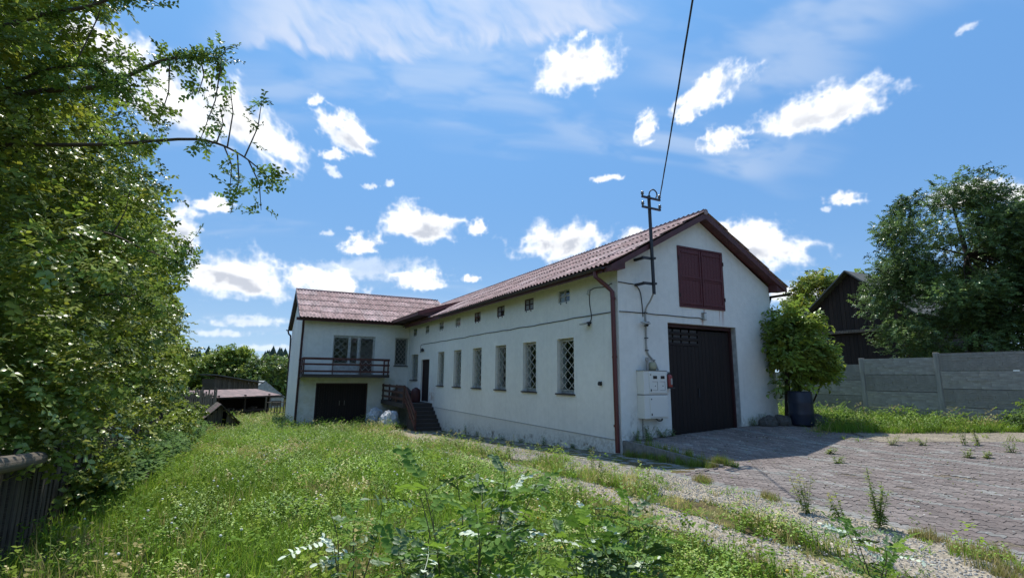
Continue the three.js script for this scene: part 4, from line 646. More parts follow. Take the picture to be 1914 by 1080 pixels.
// ------------------------------------------------------------------ dark barn behind the wall
{
  const b = thing('wooden_barn', 'dark weathered plank barn with steep gable behind the concrete fence', 'barn', [17, 0.4, -3.67]);
  const half = 2.35, eave = 4.25, apex = 6.3;                               // gable towards -x, heights over the base
  const n = 26; for (let i = 0; i < n; i++) { const z = -half + (i + 0.5) * 2 * half / n, t = lerp(eave, apex, 1 - Math.abs(z) / half) - 0.04; part('board', box(0.03, t - 3.5, 2 * half / n - 0.012, (i % 3) * 0.006, 3.5 + (t - 3.5) / 2, z), M.tarWood[(i * 5) % 3], b); }
  for (let i = 0; i < n; i++) { const z = -half + (i + 0.5) * 2 * half / n; part('board', box(0.03, 3.45, 2 * half / n - 0.012, 0.12 + (i % 2) * 0.006, 1.7, z), M.tarWood[(i * 3) % 2], b); }
  part('tie_beam', bev(0.16, 0.14, 2 * half + 0.5, 0.01, -0.06, 3.52, 0), M.greyWood[2], b);
  for (const s of [-1, 1]) part('side_wall', box(9, eave, 0.1, 4.6, eave / 2, s * (half - 0.06)), M.tarWood[1], b);
  for (const s of [-1, 1]) { const L = Math.hypot(half + 0.25, (apex - eave) / half * (half + 0.25)), a = Math.atan2(apex - eave, half); part('roof_slope', box(10, 0.06, L, 4.6, apex + 0.03 - Math.sin(a) * L / 2, s * Math.cos(a) * L / 2).translate(-4.6, -(apex + 0.03 - Math.sin(a) * L / 2), -s * Math.cos(a) * L / 2).rotateX(s * a).translate(4.6, apex + 0.03 - Math.sin(a) * L / 2, s * Math.cos(a) * L / 2), std(0.14, 0.145, 0.13, 0.9, { map: rep(mottle, 1) }), b); }
  const bh = sub('bird_box', b, [-0.12, 4.62, 1.3]); part('box', box(0.14, 0.2, 0.16, 0, 0, 0), M.greyWood[1], bh); part('roof', [bar(V(0, 0.08, -0.14), V(0, 0.2, 0), 0.2, 0.02), bar(V(0, 0.2, 0), V(0, 0.08, 0.14), 0.2, 0.02)], M.greyWood[3], bh);
}

// ------------------------------------------------------------------ sheds and fences at the far left
{
  const s = thing('small_log_shed', 'low log shed with steep plank gable and narrow dark opening', 'shed', [-8.62, -0.98, -16.2], 0.12);
  const w = 0.84, ev = 0.52, ap = 1.34;
  for (let i = 0; i < 3; i++) { part('log', cyl(0.09, 0.09, 2 * w + 0.16, 10, 0, 0, 0).rotateZ(Math.PI / 2).translate(0, 0.09 + i * 0.17, 0), M.greyWood[i % 2], s); for (const q of [-1, 1]) part('log', cyl(0.085, 0.085, 2.0, 8, 0, 0, 0).rotateX(Math.PI / 2).translate(q * w, 0.14 + i * 0.17, -1.0), M.greyWood[(i + 1) % 2], s); }
  for (let i = 0; i < 9; i++) { const x = -w + (i + 0.5) * 2 * w / 9, t = lerp(ev, ap, 1 - Math.abs(x) / w) - 0.03, y0 = 0.56; if (i === 5) { part('board', box(2 * w / 9 - 0.01, Math.max(0.05, t - 1.1), 0.025, x, (t + 1.1) / 2, 0.02), M.greyWood[2], s); continue; } if (t > y0) part('board', box(2 * w / 9 - 0.012, t - y0, 0.025, x, (t + y0) / 2, 0.02 + (i % 2) * 0.008), M.greyWood[(i * 3) % 4], s); }
  part('opening_post', [box(0.03, 0.6, 0.03, 0.09, 0.82, 0.045), box(0.03, 0.56, 0.03, 0.285, 0.8, 0.045)], M.greyWood[1], s);
  part('rear_wall', slabOf(poly([[-w, 0], [w, 0], [w, ev], [0, ap - 0.03], [-w, ev]]), 0.04).translate(0, 0, -1.95), M.tarWood[1], s);
  for (const q of [-1, 1]) for (let i = 0; i < 8; i++) { const L = 1.32, a = Math.atan2(ap - ev, w); part('roof_board', box(L, 0.03, 0.26, 0, 0, 0).rotateZ(-q * a).translate(q * Math.cos(a) * L / 2, ap + 0.035 - Math.sin(a) * L / 2 + (i % 2) * 0.01, 0.14 - (i + 0.5) * 0.265 + 0.1), i === 0 && q < 0 ? M.greyWood[3] : (q < 0 && i < 3 ? M.pinkTin : M.greyWood[(i * 2 + 1) % 4]), s); }
}
{
  const s = thing('lean_to_shed', 'open lean-to woodshed with faded pink sheet roof', 'shed', [-7.75, -1.12, -27.6], 0.72);
  for (const [x, z] of [[-1.9, 0.1], [0, 0.1], [1.9, 0.1], [-1.9, -1.8], [1.9, -1.8]]) part('post', box(0.1, 1.5, 0.1, x, 0.75, z), M.tarWood[2], s);
  const rb = box(5.4, 0.04, 2.5, 0, 0, 0).rotateX(0.16).translate(0.1, 1.56, -0.85); part('roof_sheet', rb, M.pinkTin, s);
  part('fascia', box(5.4, 0.1, 0.03, 0.1, 1.36, 0.39), M.tarWood[1], s);
  part('rear_wall', box(4.0, 1.5, 0.04, 0, 0.75, -1.9), M.tarWood[0], s); part('side_wall', [box(0.04, 1.45, 1.9, 1.95, 0.73, -0.9), box(0.04, 1.45, 1.9, -1.95, 0.73, -0.9)], M.tarWood[1], s);
  part('lower_board', [box(3.8, 0.16, 0.03, 0, 0.25, 0.16), box(3.8, 0.14, 0.03, 0, 0.5, 0.16)], M.tarWood[2], s);
  const R = rng(5); for (let i = 0; i < 34; i++) part('firewood', cyl(0.05 + 0.04 * R(), 0.05 + 0.04 * R(), 0.5, 7).rotateX(Math.PI / 2).translate(-1.6 + 3.2 * R(), 0.1 + 0.85 * R() * R(), -0.3 - 0.2 * R()), M.greyWood[Math.floor(R() * 4)], s);
}
{
  const s = thing('plank_shed', 'grey plank shed with flat sloping roof behind the lean-to', 'shed', [-8.3, -1.3, -34.0], 0.42);
  for (let i = 0; i < 17; i++) part('board', box(0.175, 2.75 - i * 0.03, 0.03, -1.5 + i * 0.187, 1.37, (i % 2) * 0.012), M.greyWood[(i * 5) % 2 + (i % 5 === 0 ? 1 : 0)], s);
  part('side_wall', [box(0.04, 2.6, 2.2, -1.57, 1.3, -1.1), box(0.04, 2.2, 2.2, 1.57, 1.1, -1.1), box(3.1, 2.4, 0.04, 0, 1.2, -2.2)], M.greyWood[0], s);
  part('roof_sheet', box(3.6, 0.07, 2.8, 0, 0, 0).rotateZ(-0.165).translate(0.05, 2.62, -1.0), std(0.17, 0.16, 0.145, 0.9, { map: rep(mottle, 1) }), s);
}
{
  const s = thing('white_greenhouse', 'pale little greenhouse with whitewashed panes beyond the picket fence', 'greenhouse', [-6.3, -1.45, -38.5], 0.35);
  const gm = std(0.55, 0.57, 0.54, 0.7, { map: rep(mottle, 1) });
  part('gable', slabOf(poly([[-1.7, 0], [1.7, 0], [1.7, 1.2], [0, 2.5], [-1.7, 1.2]]), 0.04), gm, s);
  for (const q of [-1, 1]) part('roof_slope', box(2.3, 0.04, 4, 0, 0, 0).rotateZ(-q * 0.653).translate(q * 0.9, 1.87, -2), gm, s);
  for (const q of [-1, 1]) part('side_wall', box(0.04, 1.2, 4, q * 1.7, 0.6, -2), gm, s);
  part('glazing_bar', [box(0.04, 1.2, 0.03, -0.6, 0.6, 0.055), box(0.04, 1.2, 0.03, 0.6, 0.6, 0.055), box(3.4, 0.05, 0.03, 0, 1.2, 0.06), box(0.8, 0.4, 0.03, 1.1, 0.7, 0.05)], M.greyWood[1], s);
}
function picketFence(name, label, a, b, step, h, w, mats, seed, rails = [0.3, 0.85], group, cat = 'fence') {
  const f = thing(name, label, cat, [0, 0, 0], 0, group), R = rng(seed), L = a.distanceTo(b), n = Math.floor(L / step), ang = Math.atan2(-(b.z - a.z), b.x - a.x);
  const tip = new THREE.ExtrudeGeometry(poly([[-w / 2, 0], [w / 2, 0], [w / 2, h - w * 0.5], [0, h], [-w / 2, h - w * 0.5]]), { depth: 0.022, bevelEnabled: false }), flat = box(w, h, 0.022, 0, h / 2, 0.011);
  for (let i = 0; i <= n; i++) { const p = a.clone().lerp(b, i / n), m = part('picket', R() < 0.5 ? tip : flat, mats[Math.floor(R() * mats.length)], f); m.position.set(p.x, H(p.x, p.z) - 0.04, p.z); m.rotation.set(0, ang, (R() - 0.5) * 0.09); m.scale.set(0.85 + 0.3 * R(), 0.88 + 0.2 * R(), 1); }
  const k = Math.max(1, Math.round(L / 2.4));
  for (let i = 0; i < k; i++) for (const r of rails) { const p = a.clone().lerp(b, i / k), q = a.clone().lerp(b, (i + 1) / k); p.y = H(p.x, p.z) + h * r; q.y = H(q.x, q.z) + h * r; const off = V(Math.sin(ang), 0, Math.cos(ang)).multiplyScalar(-0.03); part('rail', bar(p.add(off), q.add(off), 0.035, 0.07), mats[0], f); }
  for (let i = 0; i <= k; i++) { const p = a.clone().lerp(b, i / k), off = V(Math.sin(ang), 0, Math.cos(ang)).multiplyScalar(-0.10); part('post', cyl(0.055, 0.05, h + 0.25, 8, p.x + off.x, H(p.x, p.z) + (h + 0.05) / 2, p.z + off.z), mats[mats.length - 1], f); }
  return f;
}
picketFence('picket_fence', 'old grey wooden picket fence half buried in the leafy hedge', V(-9.36, 0, 6.6), V(-9.75, 0, -14.6), 0.135, 1.0, 0.085, M.oldWood, 3);
picketFence('picket_fence', 'short picket fence between the lean-to shed and the white wing', V(-6.5, 0, -26.6), V(-3.4, 0, -26.2), 0.17, 1.15, 0.07, M.greyWood.slice(0, 2), 8);
picketFence('board_fence', 'tall upright board fence behind the low log shed', V(-10.6, 0, -18.2), V(-9.2, 0, -25.2), 0.3, 1.75, 0.2, M.greyWood, 9, [0.3, 0.8]);
picketFence('picket_fence', 'sparse stake fence at the edge of the field', V(-16, 0, -38), V(-9.6, 0, -37), 0.5, 1.3, 0.07, M.greyWood.slice(0, 2), 11);
{
  const lg = thing('fence_log', 'thick grey log laid along the top of the picket fence', 'log', [0, 0, 0]);
  part('trunk', limb(V(-9.29, 1.22, 6.2), V(-9.27, 0.99, 3.45), 0.075, 0.06, 10), M.greyWood[2], lg); part('stub', limb(V(-9.28, 1.12, 5.0), V(-9.14, 1.2, 4.9), 0.02, 0.012, 6), M.greyWood[1], lg);
  const ty = thing('rubber_ring', 'old grey tyre lying flat at the lawn edge', 'tyre', [-8.98, H(-8.98, -2.2) + 0.06, -2.2], 0.2);
  part('casing', new THREE.TorusGeometry(0.22, 0.065, 10, 28).rotateX(Math.PI / 2), M.rubber, ty); part('bead', new THREE.TorusGeometry(0.165, 0.018, 6, 24).rotateX(Math.PI / 2).translate(0, 0.045, 0), M.rubber, ty);
  const plank = (a, b, w, t, mat, label) => { const o = thing('old_plank', label, 'plank'); part('board', bar(a, b, w, t), mat, o); part('nail', cyl(0.006, 0.006, 0.05, 5, (a.x + b.x) / 2, (a.y + b.y) / 2 + t / 2 + 0.01, (a.z + b.z) / 2), M.steel, o); };
  plank(V(-9.14, 0.02, -1.1), V(-9.24, 0.28, -2.5), 0.16, 0.05, M.greyWood[3], 'pale split plank leaning on the fence foot near the tyre');
  plank(V(-9.18, -0.1, -2.9), V(-9.34, 0.26, -4.4), 0.2, 0.05, M.greyWood[3], 'long pale plank propped on the fence beyond the tyre');
  plank(V(-9.05, 0.04, -0.2), V(-9.12, 0.1, -1.3), 0.22, 0.08, M.greyWood[2], 'rotten grey beam in the weeds before the tyre');
  plank(V(-9.0, 0.13, 3.2), V(-9.12, 0.10, 2.35), 0.3, 0.06, std(0.20, 0.125, 0.085, 0.9, { map: rep(woodTex, 3, 1), bumpMap: rep(woodBump, 3, 1), bumpScale: 0.006 }), 'brown rotting board flat on the ground below the picket fence');
  plank(V(-9.12, 0.12, 5.6), V(-9.16, 0.12, 3.3), 0.14, 0.12, M.greyWood[1], 'dark squared beam along the foot of the picket fence');
}

// ------------------------------------------------------------------ plants
const leafGeo = (w, l, fold = 0.25, droop = 0.12) => {                       // a pointed oval leaf from the origin along +z
  const pos = [], idx = [0, 1, 2, 0, 2, 3, 1, 4, 2, 2, 4, 5, 2, 5, 3, 4, 6, 5]; const P = [[0, 0, 0], [-w / 2, fold * w / 2, l * 0.35], [0, 0, l * 0.4], [w / 2, fold * w / 2, l * 0.35], [-w * 0.34, fold * w * 0.3 - droop * l * 0.4, l * 0.72], [w * 0.34, fold * w * 0.3 - droop * l * 0.4, l * 0.72], [0, -droop * l, l]];
  P.forEach((p) => pos.push(...p)); const g = new THREE.BufferGeometry(); g.setAttribute('position', new THREE.Float32BufferAttribute(pos, 3)); g.setAttribute('uv', new THREE.Float32BufferAttribute(P.flatMap(([x, , z]) => [x, z]), 2)); g.setIndex(idx); g.computeVertexNormals(); return g;
};
const sprig = (n, len, w, l, seed, spread = 0.9) => {                         // a twig end with leaves
  const R = rng(seed), g = [limb(V(0, 0, 0), V(0, 0, len), 0.004, 0.002, 4)];
  for (let i = 0; i < n; i++) { const s = 0.75 + 0.5 * R(), q = leafGeo(w * s, l * s, 0.2 + 0.3 * R(), 0.1 + 0.2 * R()); q.rotateX((R() - 0.6) * 0.9).rotateY((i % 2 ? 1 : -1) * spread * (0.5 + R())).rotateZ((R() - 0.5) * 1.2).translate((R() - 0.5) * 0.03, (R() - 0.5) * 0.03, len * (0.1 + 0.9 * i / n)); g.push(q); }
  return merge(g);
};
const leafMat = (tr, rough = 0.95, spec = 0.6) => phys(1, 1, 1, rough, { transmission: tr, thickness: 0, specularIntensity: spec, side: THREE.DoubleSide });
const LM = { soft: leafMat(0.5, 0.96, 0.35), gloss: phys(1, 1, 1, 0.33, { side: THREE.DoubleSide }), grass: leafMat(0.45, 0.96, 0.2), petal: std(0.75, 0.75, 0.72, 0.8) };
const C = (r, g, b) => new THREE.Color().setRGB(r, g, b);
const mixc = (R, cols, jit = 0.25) => { const a = cols[Math.floor(R() * cols.length)], k = 1 - jit / 2 + jit * R(); return C(a[0] * k, a[1] * k, a[2] * k); };
// a crown: clumps inside given ellipsoids, sprigs round each clump, limbs from the trunk out to the clumps
function plant(name, label, category, base, { trunk = [], blobs, clumps = 60, per = 80, clumpR = 0.5, geo, cols, gloss = 0.3, seed = 1, group, size = [0.8, 1.3], stems = null, limbR = 0.03, out = 0.35, limbs = 0.5, hang = 0.2 }) {
  const t = thing(name, label, category, base, 0, group), R = rng(seed), wood = [], A = [[], []], Cc = [[], []];
  for (const [a, b, r0, r1] of trunk) wood.push(limb(V(...a), V(...b), r0, r1, 8));
  const tops = trunk.length ? trunk.map((q) => V(...q[1])) : [V(0, 0.1, 0)];
  const vol = blobs.map(([, , , rx, ry, rz]) => rx * ry * rz), tot = vol.reduce((p, q) => p + q, 0);
  blobs.forEach(([cx, cy, cz, rx, ry, rz], bi) => {
    const nC = Math.max(2, Math.round(clumps * vol[bi] / tot));
    for (let c = 0; c < nC; c++) {
      let x, y, z; do { x = R() * 2 - 1; y = R() * 2 - 1; z = R() * 2 - 1; } while (x * x + y * y + z * z > 1);
      const l = Math.hypot(x, y, z) || 1, rr = Math.pow(l, out); x *= rr / l; y *= rr / l; z *= rr / l;
      const ctr = V(cx + x * rx, cy + y * ry, cz + z * rz), cr = clumpR * (0.6 + 0.8 * R());
      if (R() < limbs) { const src = tops.reduce((p, q) => (q.distanceTo(ctr) < p.distanceTo(ctr) ? q : p)); const mid = src.clone().lerp(ctr, 0.5).add(V((R() - 0.5) * 0.3, 0.15 * R(), (R() - 0.5) * 0.3)); wood.push(limb(src, mid, limbR, limbR * 0.6, 5), limb(mid, ctr, limbR * 0.6, limbR * 0.2, 5)); }
      const nS = Math.round(per * (0.5 + R())), tone = 0.75 + 0.5 * R();
      for (let s = 0; s < nS; s++) {
        let a, b, d; do { a = R() * 2 - 1; b = R() * 2 - 1; d = R() * 2 - 1; } while (a * a + b * b + d * d > 1);
        const px = ctr.x + a * cr, py = ctr.y + b * cr * 0.75, pz = ctr.z + d * cr; if (py + base[1] < H(px + base[0], pz + base[2]) + 0.03) continue;
        const k = R() < gloss ? 1 : 0;
        A[k].push(mat4(px, py, pz, (R() - 0.5) * 1.8 + hang, Math.atan2(a + x * 0.5, d + z * 0.5) + (R() - 0.5) * 1.2, (R() - 0.5) * 1.5, size[0] + (size[1] - size[0]) * R()));
        Cc[k].push(mixc(R, cols, 0.4).multiplyScalar(tone));
      }
    }
  });
  if (stems) wood.push(...stems);
  if (wood.length) part('trunk', wood, M.bark, t);
  inst('crown', geo, LM.soft, A[0], Cc[0], t); if (A[1].length) inst('crown', geo, LM.gloss, A[1], Cc[1].map((c) => c.multiplyScalar(0.75)), t);
  return t;
}
const GREEN = [[0.20, 0.29, 0.045], [0.24, 0.33, 0.05], [0.155, 0.235, 0.04], [0.29, 0.345, 0.05]], YELLOW = [[0.32, 0.34, 0.04], [0.38, 0.36, 0.045], [0.24, 0.31, 0.045]];
const DEEP = [[0.16, 0.26, 0.075], [0.18, 0.30, 0.08], [0.135, 0.22, 0.07]];
const DARK = [[0.12, 0.20, 0.06], [0.14, 0.225, 0.062], [0.10, 0.17, 0.055], [0.16, 0.24, 0.06]];
const sprigA = sprig(9, 0.26, 0.040, 0.062, 3), sprigB = sprig(11, 0.34, 0.055, 0.085, 7), sprigC = sprig(8, 0.5, 0.10, 0.17, 9), sprigD = sprig(10, 0.42, 0.06, 0.12, 5);

// the hedge of overgrown fruit trees along the picket fence
const hedge = [
  // z, height, radius across, radius along
  [3.0, 7.6, 1.6, 1.5], [0.6, 8.0, 1.8, 1.6], [-1.8, 8.0, 1.75, 1.6], [-4.4, 7.9, 1.75, 1.7], [-7.0, 7.7, 1.8, 1.7], [-9.8, 7.6, 1.75, 1.7], [-12.4, 7.0, 1.6, 1.6], [-14.6, 6.4, 1.45, 1.4],
];
const hedgeWords = ['tall hedge tree with long bare-tipped branches arching over the lawn', 'dense hedge tree beside the brown rotting board', 'hedge tree beside the old tyre', 'hedge tree beyond the propped pale planks', 'tallest hedge tree in the middle of the row', 'hedge tree past the end of the planks', 'yellowing hedge tree near the low log shed', 'low yellow-tinged hedge tree closest to the log shed'];
hedge.forEach(([z, h, rx, rz], n) => {
  const i = n + 1;
  const x = -11.6 - 0.08 * i + (i < 4 ? 0.4 : i < 6 ? 0.15 : 0), gy = H(x, z);
  plant('hedge_tree', hedgeWords[n], 'tree', [x, gy, z], { seed: 40 + i, clumps: 140, per: i < 4 ? 46 : 32, clumpR: 0.5, geo: i < 4 ? sprigA : sprigB, cols: i > 6 ? [...GREEN, ...YELLOW] : [...GREEN, GREEN[1], GREEN[3], YELLOW[2], YELLOW[2], YELLOW[0]], gloss: 0.45, group: 'overgrown hedge trees along the picket fence', limbR: 0.025, limbs: 0.35, out: 0.5,
    trunk: [[[0, -0.2, 0], [0.1, 1.4, 0.1], 0.11, 0.085], [[0.1, 1.4, 0.1], [-0.1, 3.6, 0.2], 0.085, 0.055], [[0.1, 1.4, 0.1], [0.5, 3.0, -0.4], 0.06, 0.035], [[-0.1, 3.6, 0.2], [0.1, h - 1, 0], 0.05, 0.02]],
    blobs: [[0, h * 0.68, 0, rx, h * 0.30, rz], [0.25, h * 0.42, 0, rx * 1.05, h * 0.27, rz], [0.55, 1.45, 0, rx * 0.80, 1.0, rz * 0.95], ...(i > 6 ? [] : i > 1 ? [[-9.72 - x, 1.05, 0, 0.5, 1.0, rz * 0.95], [-10.4 - x, 2.4, 0, 0.8, 0.9, rz]] : i ? [[-9.5 - x, 0.8, -0.75, 0.45, 0.8, 1.15], [-9.6 - x, 1.6, 0.5, 0.5, 0.5, 1.2], [-9.6 - x, 2.4, -0.3, 0.6, 0.7, 1.3]] : [[-9.7 - x, 1.9, -0.3, 0.5, 0.6, 1.2], [-9.9 - x, 2.8, -0.3, 0.6, 0.7, 1.3]])] });
});
// arching branches of the first tree, out over the lawn
{
  const br = (pts, label, shoots, r0, seed) => {
    const t = scene.children.find((o) => o.name === 'hedge_tree'), b = t.position, R = rng(seed), q = pts.map((p) => V(p[0] - b.x, p[1] - b.y, p[2] - b.z)), c = new THREE.CatmullRomCurve3(q), wood = [], A = [[], []], Cc = [[], []];
    const seg = 26; for (let i = 0; i < seg; i++) wood.push(limb(c.getPoint(i / seg), c.getPoint((i + 1) / seg), lerp(r0, 0.004, i / seg), lerp(r0, 0.004, (i + 1) / seg), 5));
    const leafAt = (p, k, n) => { for (let s = 0; s < n; s++) { const j = R() < 0.5 ? 1 : 0; A[j].push(mat4(p.x + (R() - 0.5) * k, p.y + (R() - 0.5) * k, p.z + (R() - 0.5) * k, (R() - 0.5) * 2, R() * 6.3, (R() - 0.5) * 2, 0.50 + 0.32 * R())); Cc[j].push(mixc(R, [GREEN[0], GREEN[2], DEEP[1]], 0.4)); } };
    for (let i = 4; i < 60; i++) { const u = i / 60; if (fbm(u * 9, seed, 2, 3) > 0.42) leafAt(c.getPoint(u), 0.08, 3); }
    leafAt(c.getPoint(1), 0.12, 4);
    for (const [u, dx, dy, dz, n] of shoots) { const a = c.getPoint(u), e = a.clone().add(V(dx, dy, dz)), m = a.clone().lerp(e, 0.5).add(V(0.04, 0.02, 0)); wood.push(limb(a, m, 0.008, 0.006, 5), limb(m, e, 0.006, 0.003, 5)); for (let s = 0; s < n; s++) leafAt(a.clone().lerp(e, 0.3 + 0.7 * s / n), 0.08, 1); leafAt(e, 0.09, 3); }
    const m = part('branch', wood, M.twig, t); inst('branch_leaves', sprigA, LM.soft, A[0], Cc[0], m); inst('branch_leaves', sprigA, LM.gloss, A[1], Cc[1], m);
  };
  br([[-10.9, 4.1, 2.6], [-9.9, 4.48, 3.0], [-9.29, 4.56, 3.32], [-8.75, 4.82, 3.66], [-8.45, 4.86, 3.8], [-8.22, 4.83, 3.93]], '', [[0.62, -0.02, -0.75, 0.02, 5], [0.8, 0.02, -0.4, 0, 7], [0.97, -0.1, -0.95, 0.05, 4], [0.93, 0.05, 0.15, 0, 4]], 0.035, 3);
  br([[-11.0, 3.9, 2.5], [-10.14, 3.97, 2.76], [-9.19, 3.98, 3.26], [-8.34, 4.03, 3.72], [-8.0, 3.89, 3.87], [-7.66, 3.6, 3.99]], '', [[0.72, -0.05, 0.72, 0, 3], [0.78, 0.0, -0.62, 0, 9], [0.7, 0.1, -0.45, 0.1, 9], [0.82, 0.1, 0.65, 0, 6], [0.84, 0.16, -0.5, 0, 8], [0.66, 0.0, 0.35, 0.1, 6]], 0.028, 7);
  br([[-10.6, 4.8, 2.9], [-9.9, 5.2, 3.2], [-9.45, 5.35, 3.4], [-9.15, 5.6, 3.5], [-9.0, 5.9, 3.6]], '', [[0.5, 0.1, 0.5, 0.1, 5], [0.7, 0.35, -0.1, 0.1, 6]], 0.03, 11);
  br([[-10.5, 4.3, 2.6], [-9.8, 4.7, 3.1], [-9.35, 4.75, 3.3], [-9.1, 4.45, 3.5]], '', [[0.5, 0.16, 1.1, 0.05, 4], [0.6, 0.3, 0.2, 0.1, 6], [0.8, 0.3, -0.3, 0, 6]], 0.02, 13);
  br([[-10.4, 3.0, 1.4], [-9.5, 3.35, 2.0], [-8.9, 3.1, 2.5], [-8.45, 2.9, 2.8]], '', [[0.6, 0.2, 0.25, 0.1, 6], [0.8, 0.25, -0.15, 0.1, 6], [0.45, 0.1, 0.6, 0, 5]], 0.02, 17);
  br([[-10.4, 3.4, 0.6], [-9.5, 3.55, 1.2], [-8.95, 3.25, 1.7], [-8.5, 3.2, 2.0]], '', [[0.6, 0.3, 0.0, 0.1, 6], [0.85, 0.2, 0.2, 0.1, 6]], 0.018, 19);
  br([[-10.3, 2.6, 0.2], [-9.4, 2.75, 1.0], [-8.8, 2.55, 1.4]], '', [[0.6, 0.3, 0.05, 0.1, 6], [0.85, 0.2, -0.2, 0.1, 6]], 0.018, 23);
}
// shrub at the gable corner
plant('corner_shrub', 'tall many-stemmed shrub growing at the right corner of the gable', 'shrub', [5.95, H(5.95, 0.4), 0.4], { seed: 5, clumps: 74, per: 15, clumpR: 0.27, geo: sprigD, cols: [...GREEN, YELLOW[2]], gloss: 0.3, limbs: 0.6, limbR: 0.016, out: 0.5,
  trunk: [[[-0.3, -0.1, -0.1], [-0.34, 1.5, 0.0], 0.11, 0.05], [[0, -0.1, 0], [0.1, 1.6, 0.15], 0.04, 0.025], [[0.1, -0.1, 0.1], [0.5, 1.5, 0.2], 0.035, 0.02], [[-0.1, -0.1, 0.1], [-0.05, 2.3, 0.2], 0.03, 0.02], [[0.15, -0.1, 0], [0.9, 1.3, 0.3], 0.03, 0.018]],
  blobs: [[-0.15, 2.35, 0.1, 0.38, 0.72, 0.4], [0.2, 1.95, 0.25, 0.42, 0.6, 0.4], [-0.55, 2.0, 0.15, 0.28, 0.4, 0.25], [0.42, 1.6, 0.3, 0.36, 0.4, 0.3], [-0.68, 1.05, 0.2, 0.22, 0.22, 0.18]] });
// trees behind the concrete fence and round the barn
const bigT = (h) => [[[0, -0.2, 0], [0.1, h * 0.3, 0], 0.24, 0.18], [[0.1, h * 0.3, 0], [-0.3, h * 0.62, 0.3], 0.17, 0.09], [[0.1, h * 0.3, 0], [0.9, h * 0.55, -0.5], 0.13, 0.07], [[-0.3, h * 0.62, 0.3], [0, h * 0.85, 0], 0.08, 0.03]];
plant('orchard_tree', 'large dark leafy tree overhanging the concrete fence beside the barn', 'tree', [13.9, 0.6, 1.6], { seed: 61, clumps: 230, per: 88, clumpR: 0.6, geo: sprigA, cols: DARK, gloss: 0.4, trunk: bigT(8.6), limbs: 0.3, size: [0.85, 1.4], out: 0.45, blobs: [[0, 5.4, 0, 2.0, 2.6, 2.2], [-0.6, 3.4, -0.5, 1.8, 1.9, 2.1], [1.6, 4.6, 1.6, 1.9, 3.0, 1.9]] });
plant('orchard_tree', 'second large dark tree further along the concrete fence', 'tree', [15.8, 0.6, 4.6], { seed: 62, clumps: 190, per: 84, clumpR: 0.6, geo: sprigA, cols: DARK, gloss: 0.4, trunk: bigT(8.2), limbs: 0.3, size: [0.85, 1.4], out: 0.45, blobs: [[0, 5.0, 0, 2.4, 3.0, 2.2], [-1.0, 3.0, 0, 2.0, 2.0, 2.0]] });
plant('background_tree', 'sunlit yellow-green tree rising behind the dark barn', 'tree', [25.3, 0.5, -9.4], { seed: 63, clumps: 40, per: 40, clumpR: 0.6, geo: sprigC, cols: [...GREEN, ...YELLOW], gloss: 0.2, trunk: bigT(9), limbs: 0.4, blobs: [[0, 6.6, 0, 1.6, 1.4, 1.6], [-1.6, 5.2, -0.8, 1.2, 1.5, 1.2]] });
plant('wall_bush', 'low leafy bush at the foot of the concrete fence', 'bush', [9.3, 0.55, 4.25], { seed: 65, clumps: 22, per: 40, clumpR: 0.22, geo: sprigA, cols: [...DEEP, GREEN[0]], gloss: 0.4, blobs: [[0, 0.28, 0, 0.34, 0.32, 0.34]], limbs: 0.6, limbR: 0.008 });
// trees beyond the sheds
plant('walnut_tree', 'broad bright green tree behind the grey plank shed', 'tree', [-9.6, -1.5, -50], { seed: 71, clumps: 130, per: 52, clumpR: 0.85, geo: sprigC, cols: [...GREEN, GREEN[1], GREEN[3]], gloss: 0.25, trunk: bigT(5.6), limbs: 0.4, size: [1, 1.6], blobs: [[0, 3.1, 0, 2.6, 1.7, 2.2], [0.5, 4.7, 0, 1.2, 0.8, 1.1], [-1.7, 2.1, 0, 1.2, 1.1, 1.2]] });
plant('pear_tree', 'dense grey-green tree between the plank shed and the white wing', 'tree', [-5.4, -1.5, -47], { seed: 72, clumps: 110, per: 52, clumpR: 0.7, geo: sprigD, cols: [...GREEN, DEEP[1], DEEP[1], [0.20, 0.26, 0.12]], gloss: 0.45, trunk: bigT(5), limbs: 0.4, size: [1, 1.6], blobs: [[0, 2.9, 0, 2.4, 2.0, 2.0], [1.8, 2.4, 0, 1.6, 1.6, 1.5]] });
plant('field_bush', 'round bush at the field edge left of the plank shed', 'bush', [-14.5, -1.7, -52], { seed: 73, clumps: 60, per: 40, clumpR: 0.7, geo: sprigC, cols: [...GREEN, DEEP[1]], gloss: 0.25, blobs: [[0, 1.3, 0, 2.0, 1.4, 1.6], [-2.6, 1.0, -2, 1.8, 1.2, 1.6]] });
plant('field_bush', 'small dark bush standing alone in the dry field', 'bush', [-20, -2.0, -75], { seed: 74, clumps: 30, per: 40, clumpR: 0.6, geo: sprigC, cols: DEEP, gloss: 0.2, blobs: [[0, 0.9, 0, 1.2, 1.0, 1.1]] });
